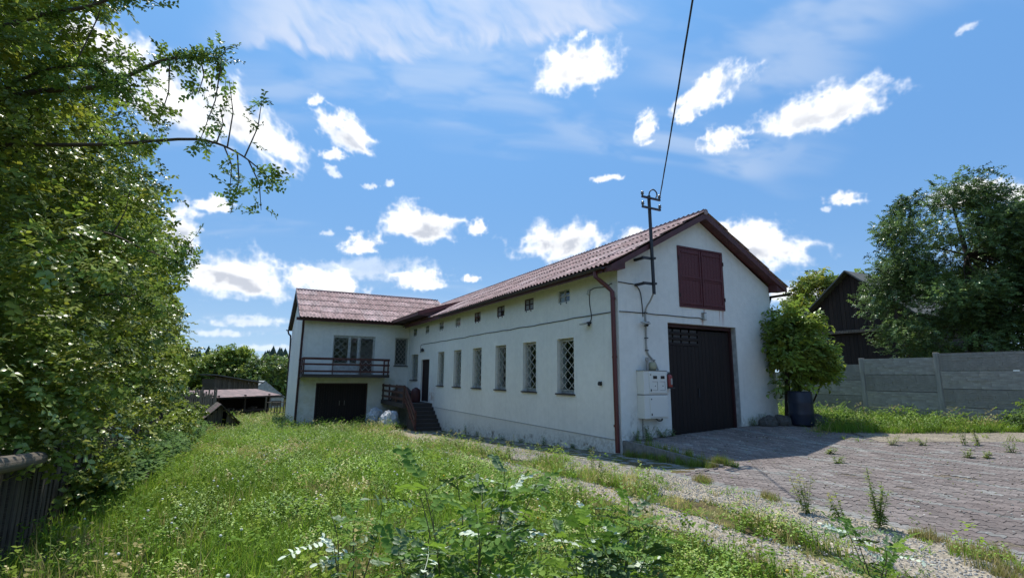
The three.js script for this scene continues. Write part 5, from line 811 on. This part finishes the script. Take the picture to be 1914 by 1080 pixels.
// trees whose dark mass the house windows mirror: a row beyond the hedge, and across the way behind the photographer
[[-17.2, -25, 7], [-17.6, -30, 8], [-17.4, -35, 7.4], [-18, -40.5, 8], [-18.4, -46, 7.6], [-19, -52, 8.2], [-20, -58.5, 8]].forEach(([x, z, h], i) => plant('row_tree', 'leafy tree in the row standing beyond the end of the hedge', 'tree', [x, H(x, z), z], { seed: 110 + i, clumps: 46, per: 34, clumpR: 0.85, geo: sprigC, cols: [...GREEN, ...DEEP], gloss: 0.25, trunk: bigT(h), limbs: 0.3, size: [1, 1.7], group: 'row of trees beyond the hedge', blobs: [[0, h * 0.6, 0, 2.2, h * 0.36, 2.5], [0, h * 0.28, 0, 2.0, h * 0.24, 2.4]] }));
[[-6, 24, 8], [0.5, 22.5, 8.6], [6.5, 23.5, 8], [12.5, 22, 8.4]].forEach(([x, z, h], i) => plant('roadside_tree', 'leafy roadside tree facing the front of the white building', 'tree', [x, H(x, z), z], { seed: 130 + i, clumps: 50, per: 34, clumpR: 0.9, geo: sprigC, cols: [...GREEN, ...DEEP], gloss: 0.25, trunk: bigT(h), limbs: 0.3, size: [1, 1.7], group: 'roadside trees opposite the house', blobs: [[0, h * 0.6, 0, 2.8, h * 0.36, 2.3], [0, h * 0.3, 0, 2.4, h * 0.24, 2.0]] }));
// far wood: one mass of conifers and crowns
{
  const R = rng(9), cone = [], A = [], Cc = [];
  for (let i = 0; i < 7; i++) { const g = new THREE.ConeGeometry(0.30 - 0.035 * i, 0.26, 9, 1, true), p = g.attributes.position; for (let k = 0; k < p.count; k++) p.setX(k, p.getX(k) * (0.75 + 0.5 * hash(k, i, 3))); cone.push(g.translate(0, 0.22 + 0.12 * i, 0)); }
  cone.push(cyl(0.02, 0.012, 0.3, 5, 0, 0.12, 0)); const g = merge(cone); g.computeVertexNormals();
  for (let i = 0; i < 1500; i++) { const x = -190 + 420 * R(), z = -170 - 70 * R(), s = 9 + 5 * R(); A.push(mat4(x, H(x, z) - 0.4, z, 0, R() * 6, 0, s * (0.9 + 0.5 * R()), s, s * 1.1)); const k = 0.7 + 0.6 * R(); Cc.push(C(0.028 * k, 0.052 * k, 0.026 * k)); }
  const f = inst('far_wood', g, std(1, 1, 1, 0.95), A, Cc, scene); tag(f, 'dark conifer wood along the far edge of the field', 'wood');
}

// ------------------------------------------------------------------ grass, clover, weeds
const bladeTuft = (n, h, w, seed, lean = 0.5) => {
  const R = rng(seed), pos = [], idx = []; let o = 0;
  for (let i = 0; i < n; i++) {
    const a = R() * 6.283, L = h * (0.55 + 0.6 * R()), le = lean * (0.3 + R()), bx = (R() - 0.5) * 0.09, bz = (R() - 0.5) * 0.09, ca = Math.cos(a), sa = Math.sin(a), ww = w * (0.7 + 0.6 * R());
    for (let k = 0; k < 4; k++) { const t = k / 3, y = L * t * (1 - 0.25 * le * t), d = L * le * t * t * 0.8, hw = ww * (1 - t * t) * 0.5 + 0.0004; if (k < 3) { pos.push(bx + ca * d - sa * hw, y, bz + sa * d + ca * hw, bx + ca * d + sa * hw, y, bz + sa * d - ca * hw); } else pos.push(bx + ca * d, y, bz + sa * d); }
    idx.push(o, o + 1, o + 2, o + 2, o + 1, o + 3, o + 2, o + 3, o + 4, o + 4, o + 3, o + 5, o + 4, o + 5, o + 6); o += 7;
  }
  const g = new THREE.BufferGeometry(); g.setAttribute('position', new THREE.Float32BufferAttribute(pos, 3)); g.setIndex(idx); g.computeVertexNormals(); g.setAttribute('uv', new THREE.Float32BufferAttribute(new Float32Array(pos.length / 3 * 2), 2)); return g;
};
const cloverTuft = (n, h, s, seed) => { const R = rng(seed), g = []; for (let i = 0; i < n; i++) { const x = (R() - 0.5) * 0.16, z = (R() - 0.5) * 0.16, y = h * (0.4 + 0.7 * R()), a = R() * 6.28; for (let k = 0; k < 3; k++) g.push(leafGeo(s, s * 1.2, 0.2, 0.15).rotateX((R() - 0.55) * 1.7).rotateY(a + k * 2.09 + R()).translate(x + (R() - 0.5) * 0.012, y + (R() - 0.5) * 0.02, z + (R() - 0.5) * 0.012)); } return merge(g); };
const tufts = [bladeTuft(12, 0.24, 0.007, 1, 0.5), bladeTuft(10, 0.34, 0.006, 2, 0.7), bladeTuft(14, 0.14, 0.008, 3, 0.8)], clover = cloverTuft(11, 0.17, 0.017, 4), weedTuft = cloverTuft(8, 0.25, 0.026, 8);
{
  const R = rng(100), L = tufts.map(() => [[], []]), K = [[], []], WT = [[], []], F = [[], []];
  const FRESH = [[0.155, 0.265, 0.026], [0.195, 0.31, 0.032], [0.13, 0.23, 0.026], [0.25, 0.345, 0.04]], DRY = [[0.44, 0.38, 0.16], [0.38, 0.34, 0.13]];
  const cover = (x, z) => {                                                 // how much grows here, 0..1.2
    if (x > -1.3 && x < 5.7 && z < 0.0 && z > -25) return 0;
    if (x > WL - 0.1 && x < 0 && z < -17.5 && z > -25) return 0;
    if (x < -9.3) return x > -12 ? 0.5 : 0;
    if (x < -1.24 && z > -26 && z < 9.2) {
      const rut = Math.abs(x - rutC(z)) < rutW(z) && z > -7.5 ? 0.14 : 1, tr = x > trackL(z) && z > -13.2 ? 0.06 + 0.5 * ss(0.66, 0.75, fbm(x * 1.7, z * 1.7, 3, 5)) * ss(-1.3, -1.8, x) : 1;
      const lane = x > -3.6 && x < -2.0 ? 0.35 + 0.8 * ss(0.4, 0.6, fbm(x * 2.0, z * 0.9, 3, 15)) : 1;
      return Math.min(rut, tr) * lane;
    }
    if (x > 0.2 && z > -6 && x < 9.75) {
      if (x > 5.75 && z < 1.9) return 1;
      const e = yardEdge(z);
      if (x > 4.9 + (z - 2.9) * 1.2 && x < 5.6 + (z - 2.05) * 1.45) return x < e + 0.5 ? 0.5 * ss(0.5, 0.62, fbm(x * 2, z * 2, 3, 25)) : 0.02;    // concrete strip, weedy joint
      if (x >= 5.6 + (z - 2.05) * 1.45 && z > 1.4) return 1;
      return 0;
    }
    return 0;
  };
  const place = (x, z, dens) => {
    const c = cover(x, z); if (R() > c * dens) return;
    const y = H(x, z), d = Math.hypot(x - CAM.x, z - CAM.z), n = fbm(x * 0.5, z * 0.5, 3, 9), n2 = fbm(x * 1.6, z * 1.6, 2, 29), far = 1 + 0.05 * Math.max(0, d - 6);
    const shortK = c < 0.5 ? 0.5 : 1, dry = (x > -4 && x < -1.9 && R() < 0.24) || R() < 0.04 + 0.3 * ss(0.56, 0.68, fbm(x * 0.45 + 5, z * 0.45, 3, 57)) || (z < -17 && R() < 0.25), col = mixc(R, dry ? DRY : FRESH, 0.5).multiplyScalar(0.85 + 0.65 * n);
    const long = x < -7.6 || (x < -5 && z > 4.2) ? 1 : 0.74, r = R();
    const cloverish = clamp((n2 - 0.36) * 3.2, 0.08, 0.8) * (x < -8.4 ? 0.4 : 1);
    if (r < cloverish * 0.5) { K[0].push(mat4(x, y, z, 0, R() * 6.3, 0, (0.8 + 0.6 * R()) * Math.sqrt(far) * shortK)); K[1].push(col); }
    else if (r < cloverish * 0.5 + 0.07) { WT[0].push(mat4(x, y, z, 0, R() * 6.3, 0, (0.7 + 0.7 * R()) * Math.sqrt(far) * shortK)); WT[1].push(col.multiplyScalar(0.85)); }
    else { const k = R() < 0.45 ? 0 : R() < 0.5 ? 1 : 2; L[k][0].push(mat4(x, y - 0.01, z, (R() - 0.5) * 0.3, R() * 6.3, (R() - 0.5) * 0.3, (0.75 + 0.6 * R()) * far, (0.65 + 0.6 * R()) * long * shortK * (dry ? 1.15 : 1), (0.75 + 0.6 * R()) * far)); L[k][1].push(col); }
    if (R() < 0.028 * (d > 5 ? 1 : 0.5) && x < -3.2 && n2 > 0.35) { const k = 0.8 + 0.5 * R(); F[0].push(mat4(x, y + 0.16 + 0.1 * R(), z, 0, R() * 6, 0, k)); F[1].push(R() < 0.9 ? C(0.72, 0.72, 0.66) : C(0.65, 0.45, 0.03)); }
  };
  for (let z = 8.7; z > -27; z -= 0.055) { const d = Math.max(0, CAM.z - z), st = 0.055 * (1 + d * 0.06); for (let x = -11.6; x < 0; x += st) { if (x < -9.4 - d * 0.6 || x > -7.6 + d * 1.9 + 3) continue; place(x + (R() - 0.5) * st, z + (R() - 0.5) * 0.06, d < 10 ? 0.72 : 0.6); } }
  for (let z = 6.5; z > -6; z -= 0.085) for (let x = 4.4; x < 9.75; x += 0.085) place(x + (R() - 0.5) * 0.08, z + (R() - 0.5) * 0.08, 0.8);
  const put = (n, geo, [a, b], label, m = LM.grass) => tag(inst(n, geo, m, a, b, scene), label, 'grass');
  put('grass', tufts[0], L[0], 'green lawn grass of middling height'); put('grass', tufts[1], L[1], 'taller leaning lawn grass blades'); put('grass', tufts[2], L[2], 'short spreading lawn grass blades');
  put('clover', clover, K, 'low clover leaves spread through the lawn', phys(0.85, 0.85, 0.85, 0.55, { specularIntensity: 0.7 })); put('ground_weeds', weedTuft, WT, 'broad-leaved low weeds scattered in the lawn');
  const fl = new THREE.IcosahedronGeometry(0.011, 1); tag(inst('clover_flowers', fl, std(1, 1, 1, 0.9), F[0], F[1], scene), 'tiny white and yellow flower heads dotting the lawn', 'flowers');
  // rank weeds along the foot of the picket fence
  const rw = [[], []]; for (let i = 0; i < 2000; i++) { const z = 1.6 - 15 * R(), x = -9.6 + 0.55 * R() * R() + 0.25 * fbm(z, 3, 2, 7), k = 0.35 + 0.65 * fbm(x * 2, z * 1.3, 3, 33); rw[0].push(mat4(x, H(x, z) + 0.22 * R() * k, z, (R() - 0.5) * 0.5, R() * 6.3, (R() - 0.5) * 0.5, 1.6 + 1.2 * R(), (1.4 + 1.5 * R()) * k, 1.6 + 1.2 * R())); rw[1].push(mixc(R, [[0.13, 0.23, 0.05], [0.16, 0.27, 0.06], [0.11, 0.2, 0.06]], 0.5)); }
  put('rank_weeds', weedTuft, rw, 'knee-high leafy weeds along the foot of the picket fence');
  // loose stones on the gravel track
  const st = new THREE.IcosahedronGeometry(0.016, 0), S = [[], []];
  for (let i = 0; i < 15000; i++) { const z = 9 - 17 * Math.pow(R(), 1.3), k = R(); let x = k < 0.7 ? lerp(trackL(z) - 0.15, -1.3, R()) : rutC(z) + (R() * 2 - 1) * (rutW(z) + 0.08); S[0].push(mat4(x, H(x, z) + 0.01, z, R() * 3, R() * 3, R() * 3, 0.35 + 0.9 * R() * R(), 0.3 + 0.5 * R(), 0.35 + 0.8 * R())); const q = 0.27 + 0.26 * R(); S[1].push(C(q, q * 0.95, q * 0.87)); }
  tag(inst('loose_gravel', st, std(1, 1, 1, 0.95), S[0], S[1], scene), 'loose pale gravel over the track and ruts', 'gravel');
  // bits of leaf, grit and chips strewn over the paving
  const lt = [[], []]; for (let i = 0; i < 1500; i++) { const z = 8.5 - 8.2 * R(), x = -1.1 + 7.6 * R(); if (x < 0.25 && z < 2.8) continue; if (x > yardEdge(z) + 0.3 && z > 3) continue; lt[0].push(mat4(x, H(x, z) + 0.006, z, R() * 0.5, R() * 6, R() * 0.5, 0.5 + 1.3 * R() * R(), 0.2 + 0.4 * R(), 0.4 + R())); const k = R(); lt[1].push(k < 0.4 ? C(0.5, 0.48, 0.43) : k < 0.75 ? C(0.09, 0.07, 0.05) : C(0.2, 0.22, 0.07)); }
  tag(inst('paving_litter', new THREE.IcosahedronGeometry(0.013, 0), std(1, 1, 1, 0.95), lt[0], lt[1], scene), 'small chips and dry leaf bits strewn over the paving', 'litter');
  // dry field beyond the sheds
  const fd = [[], []]; for (let i = 0; i < 26000; i++) { const z = -27 - 150 * R() * R(), x = -26 + 34 * R() + (z + 27) * 0.12, d = -z; if (x > -6.2 && z > -31) continue; fd[0].push(mat4(x, H(x, z), z, 0, R() * 6.3, 0, 1.6 + d * 0.035, 1.3 + d * 0.006, 1.6 + d * 0.035)); fd[1].push(mixc(R, [...FRESH, ...DRY, ...DRY], 0.5)); }
  put('meadow', tufts[0], fd, 'rough drying meadow beyond the sheds');
}
// tufts in the joints of the yard and along the walls: each a plant of its own
function weed(x, z, h, label, seed, { leaf = 0.085, yellow = false, stems = 4, dense = 22, spread = 0.12, cols = null } = {}, group) {
  const R = rng(seed), t = thing('tall_weed', label, 'weed', [x, H(x, z), z], 0, group), wood = [], A = [], Cc = [], g = [];
  for (let s = 0; s < stems; s++) {
    const a = R() * 6.28, hh = h * (0.65 + 0.4 * R()), b = V((R() - 0.5) * 0.06, -0.02, (R() - 0.5) * 0.06), e = V(b.x + Math.cos(a) * spread * (0.4 + R()), hh, b.z + Math.sin(a) * spread * (0.4 + R())), m = b.clone().lerp(e, 0.5).add(V((R() - 0.5) * 0.03, 0, 0));
    wood.push(limb(b, m, 0.004, 0.003, 5), limb(m, e, 0.003, 0.0015, 5));
    for (let i = 0; i < dense; i++) { const u = 0.12 + 0.88 * i / dense, p = u < 0.5 ? b.clone().lerp(m, u * 2) : m.clone().lerp(e, u * 2 - 1), l = leaf * (0.6 + 0.7 * R()) * (1.15 - 0.5 * u); A.push(mat4(p.x, p.y, p.z, -0.5 + R() * 0.7, R() * 6.28, 0, l)); Cc.push(mixc(R, cols ?? (yellow && u > 0.7 ? YELLOW : [GREEN[1], GREEN[3], GREEN[0]]), 0.4)); }
  }
  part('stem', wood, std(0.20, 0.24, 0.08, 0.9), t); inst('leaves', leafGeo(0.4, 1.0, 0.3, 0.2), LM.soft, A, Cc, t); return t;
}
weed(-1.45, 6.03, 0.62, 'tallest leafy weed standing on the gravel beside the paving', 1, { stems: 8, dense: 44, leaf: 0.075 });
weed(-1.60, 5.30, 0.5, 'many-stemmed weed on the gravel next to the tallest one', 2, { stems: 7, dense: 26, yellow: true, leaf: 0.075 });
weed(-1.42, 5.62, 0.36, 'slender single weed between the two big ones on the gravel', 3, { stems: 3, dense: 26, yellow: true, leaf: 0.075 });
[[-2.0, 1.55, 0.42], [-2.3, 1.0, 0.5], [-2.75, -0.2, 0.55], [-2.65, -0.7, 0.5], [-2.9, -1.3, 0.55], [-2.4, 0.35, 0.45], [-3.3, 0.6, 0.5], [-2.6, 2.6, 0.45], [-3.7, -2.6, 0.5], [-2.2, 3.2, 0.4]].forEach(([x, z, h], i) => weed(x, z, h, 'yellow-tipped weed stalk on the grass strip beside the gravel track', 20 + i, { yellow: true, stems: 3, dense: 18, leaf: 0.075 }, 'yellow-tipped weeds along the track'));
[[-0.10, -9.0, 0.45], [-0.12, -7.9, 0.22], [-0.1, -5.9, 0.16], [-0.1, -3.3, 0.3], [-0.08, -1.9, 0.18], [-0.1, -1.1, 0.12], [-0.09, -10.6, 0.2], [-0.11, -4.6, 0.14], [-0.12, -2.6, 0.12]].forEach(([x, z, h], i) => weed(x, z, h, 'dark little weed growing at the foot of the long wall', 40 + i, { stems: 4, dense: 14, leaf: 0.075, cols: DEEP, spread: 0.1 }, 'weeds at the foot of the long wall'));
[[0.35, 0.12, 0.3], [0.75, 0.1, 0.34], [1.15, 0.1, 0.26], [1.45, 0.12, 0.2], [0.55, 0.3, 0.2], [4.45, 0.1, 0.3], [4.8, 0.12, 0.4]].forEach(([x, z, h], i) => weed(x, z, h, 'dark weed tuft against the foot of the gable', 60 + i, { stems: 7, dense: 12, leaf: 0.08, cols: DEEP, spread: 0.14 }, 'weeds at the foot of the gable'));
[[4.65, 3.3, 0.22], [5.67, 4.15, 0.55], [5.85, 4.3, 0.34], [5.05, 3.7, 0.18], [6.9, 5.0, 0.35], [2.7, 3.1, 0.12], [4.15, 4.75, 0.16], [4.35, 4.95, 0.13], [5.3, 5.0, 0.24], [1.9, 3.7, 0.14], [2.6, 6.1, 0.12], [0.2, 2.85, 0.1]].forEach(([x, z, h], i) => weed(x, z, h, 'small green weed sprouting from the joints of the paved yard', 80 + i, { stems: 5, dense: 14, leaf: 0.08, yellow: i < 5 }, 'weeds in the joints of the yard'));
function tuftAt(x, z, n, r, label, seed, cols, group, hs = 1) { const R = rng(seed), A = [], Cc = []; const t = thing('grass_tuft', label, 'grass tuft', [x, H(x, z), z], 0, group); for (let i = 0; i < n; i++) { const a = R() * 6.28, d = r * Math.sqrt(R()), px = Math.cos(a) * d, pz = Math.sin(a) * d; A.push(mat4(px, H(x + px, z + pz) - H(x, z) - 0.02, pz, 0, R() * 6, 0, 0.9, (0.5 + 0.6 * R()) * hs, 0.9)); Cc.push(mixc(R, cols, 0.5)); } const m = inst('blades', tufts[0], LM.grass, A, Cc, t); part('root_mat', new THREE.SphereGeometry(1, 8, 5).scale(r * 0.7, 0.02, r * 0.7), std(0.10, 0.085, 0.05, 0.95), t); }
const TG = [[0.18, 0.27, 0.045], [0.22, 0.29, 0.05], [0.32, 0.28, 0.10]];
[[-1.15, 3.35, 40, 0.16], [-1.35, 6.45, 34, 0.15], [-1.5, 6.9, 60, 0.22], [-1.3, 4.6, 24, 0.12], [-1.9, 7.3, 40, 0.2]].forEach(([x, z, n, r], i) => tuftAt(x, z, n, r, 'dry grass tuft at the paving edge on the gravel', 200 + i, [[0.30, 0.28, 0.09], [0.26, 0.29, 0.07], [0.40, 0.32, 0.15]], 'dry tufts along the paving edge', 0.6));
[[-0.06, 0.45], [-0.02, 0.8], [0.0, 1.15], [-0.03, 1.5], [0.02, 1.85], [-0.02, 2.2], [0.05, 2.5], [0.2, 2.62]].forEach(([x, z], i) => tuftAt(x, z, 34, 0.17, 'green grass tuft along the sloping kerb of the gate apron', 220 + i, TG, 'grass tufts along the kerb', 0.85));

// young locust shrubs in the foreground: every compound leaf is a piece
{
  const leafletM = [phys(0.125, 0.24, 0.036, 0.9, { transmission: 0.35, thickness: 0, specularIntensity: 0.4 }), phys(0.24, 0.38, 0.045, 0.95, { transmission: 0.5, thickness: 0, specularIntensity: 0.3 }), std(0.06, 0.12, 0.03, 0.55), phys(0.55, 0.62, 0.46, 0.65)];  // the last: pale leaf undersides, with sky glare put into the colour
  const oval = (w, l, cup) => { const n = 8, pos = [0, 0, l / 2], idx = [], uv = [0, 0]; for (let i = 0; i < n; i++) { const a = i / n * 6.2832, x = Math.sin(a) * w / 2, z = l / 2 - Math.cos(a) * l / 2; pos.push(x, cup * (x * x) / (w * w) * 4, z); uv.push(x, z); } for (let i = 0; i < n; i++) idx.push(0, 1 + i, 1 + (i + 1) % n); const g = new THREE.BufferGeometry(); g.setAttribute('position', new THREE.Float32BufferAttribute(pos, 3)); g.setAttribute('uv', new THREE.Float32BufferAttribute(uv, 2)); g.setIndex(idx); g.computeVertexNormals(); return g; };
  const compound = (pairs, L, seed) => { const R = rng(seed), g = [], at = (u) => V(0.02 * Math.sin(u * 2), -L * 0.25 * u * u, L * u); for (let i = 0; i < 6; i++) g.push(limb(at(i / 6), at((i + 1) / 6), 0.0018, 0.0014, 4)); for (let i = 0; i <= pairs; i++) { const u = 0.2 + 0.78 * i / pairs, p = at(u), last = i === pairs; for (const s of last ? [0] : [-1, 1]) { const k = 0.8 + 0.4 * R(); g.push(oval(0.027 * k, 0.047 * k, 0.005).rotateZ(-s * 0.2 + (R() - 0.5) * 0.5).rotateX(0.15 + (R() - 0.5) * 0.6).rotateY(s * (1.25 + (R() - 0.5) * 0.3)).translate(p.x, p.y, p.z)); } } return merge(g); };
  const forms = [compound(5, 0.21, 1), compound(6, 0.25, 2), compound(4, 0.17, 3), compound(7, 0.29, 4)];
  const shrub = (x, z, stems, label, seed, nLeaf) => {
    const R = rng(seed), y = H(x, z), t = thing('locust_sapling', label, 'sapling', [x, y, z]), lines = [];
    for (const [dx, dz, h, bend] of stems) { const c = new THREE.CatmullRomCurve3([V(dx * 0.15, -0.03, dz * 0.15), V(dx * 0.45, h * 0.4, dz * 0.45), V(dx * 0.8 + bend, h * 0.75, dz * 0.8), V(dx, h, dz)]); lines.push(c); const g = []; for (let i = 0; i < 9; i++) g.push(limb(c.getPoint(i / 9), c.getPoint((i + 1) / 9), lerp(0.006, 0.002, i / 9), lerp(0.006, 0.002, (i + 1) / 9), 5)); part('stem', g, std(0.11, 0.10, 0.05, 0.85), t); }
    for (let i = 0; i < nLeaf; i++) { const c = lines[i % lines.length], u = 0.12 + 0.88 * Math.pow(R(), 0.9), p = c.getPoint(u), pale = R() < 0.13 ? 3 : Math.floor(R() * 3), m = part('leaf', forms[Math.floor(R() * 4)], leafletM[pale], t); m.position.copy(p); m.rotation.set(-0.75 + R() * 0.9, R() * 6.283, (R() - 0.5) * 0.8, 'YXZ'); m.scale.setScalar(0.62 + 0.45 * R()); }
  };
  const ring = (n, r, h, seed) => { const R = rng(seed), o = []; for (let i = 0; i < n; i++) { const a = i / n * 6.283 + R(), d = r * (0.3 + 0.7 * R()); o.push([Math.cos(a) * d, Math.sin(a) * d, h * (0.72 + 0.33 * R()), (R() - 0.5) * 0.1]); } return o; };
  shrub(-6.72, 6.85, ring(17, 0.44, 1.06, 3), 'bushy young locust sapling with leaves coloured pale for undersides and glare in the lawn foreground', 5, 295);
  shrub(-5.72, 6.75, ring(12, 0.38, 0.84, 7), 'second locust sapling beside the bushy one, somewhat lower', 6, 230);
  shrub(-3.35, 6.95, ring(4, 0.26, 0.5, 9), 'small low locust sapling on the gravel near the paving', 8, 40);
  shrub(-7.05, 5.75, ring(4, 0.28, 0.85, 11), 'sparse locust sapling behind the bushy one in the lawn', 9, 40);
}
renderer.render(scene, camera);
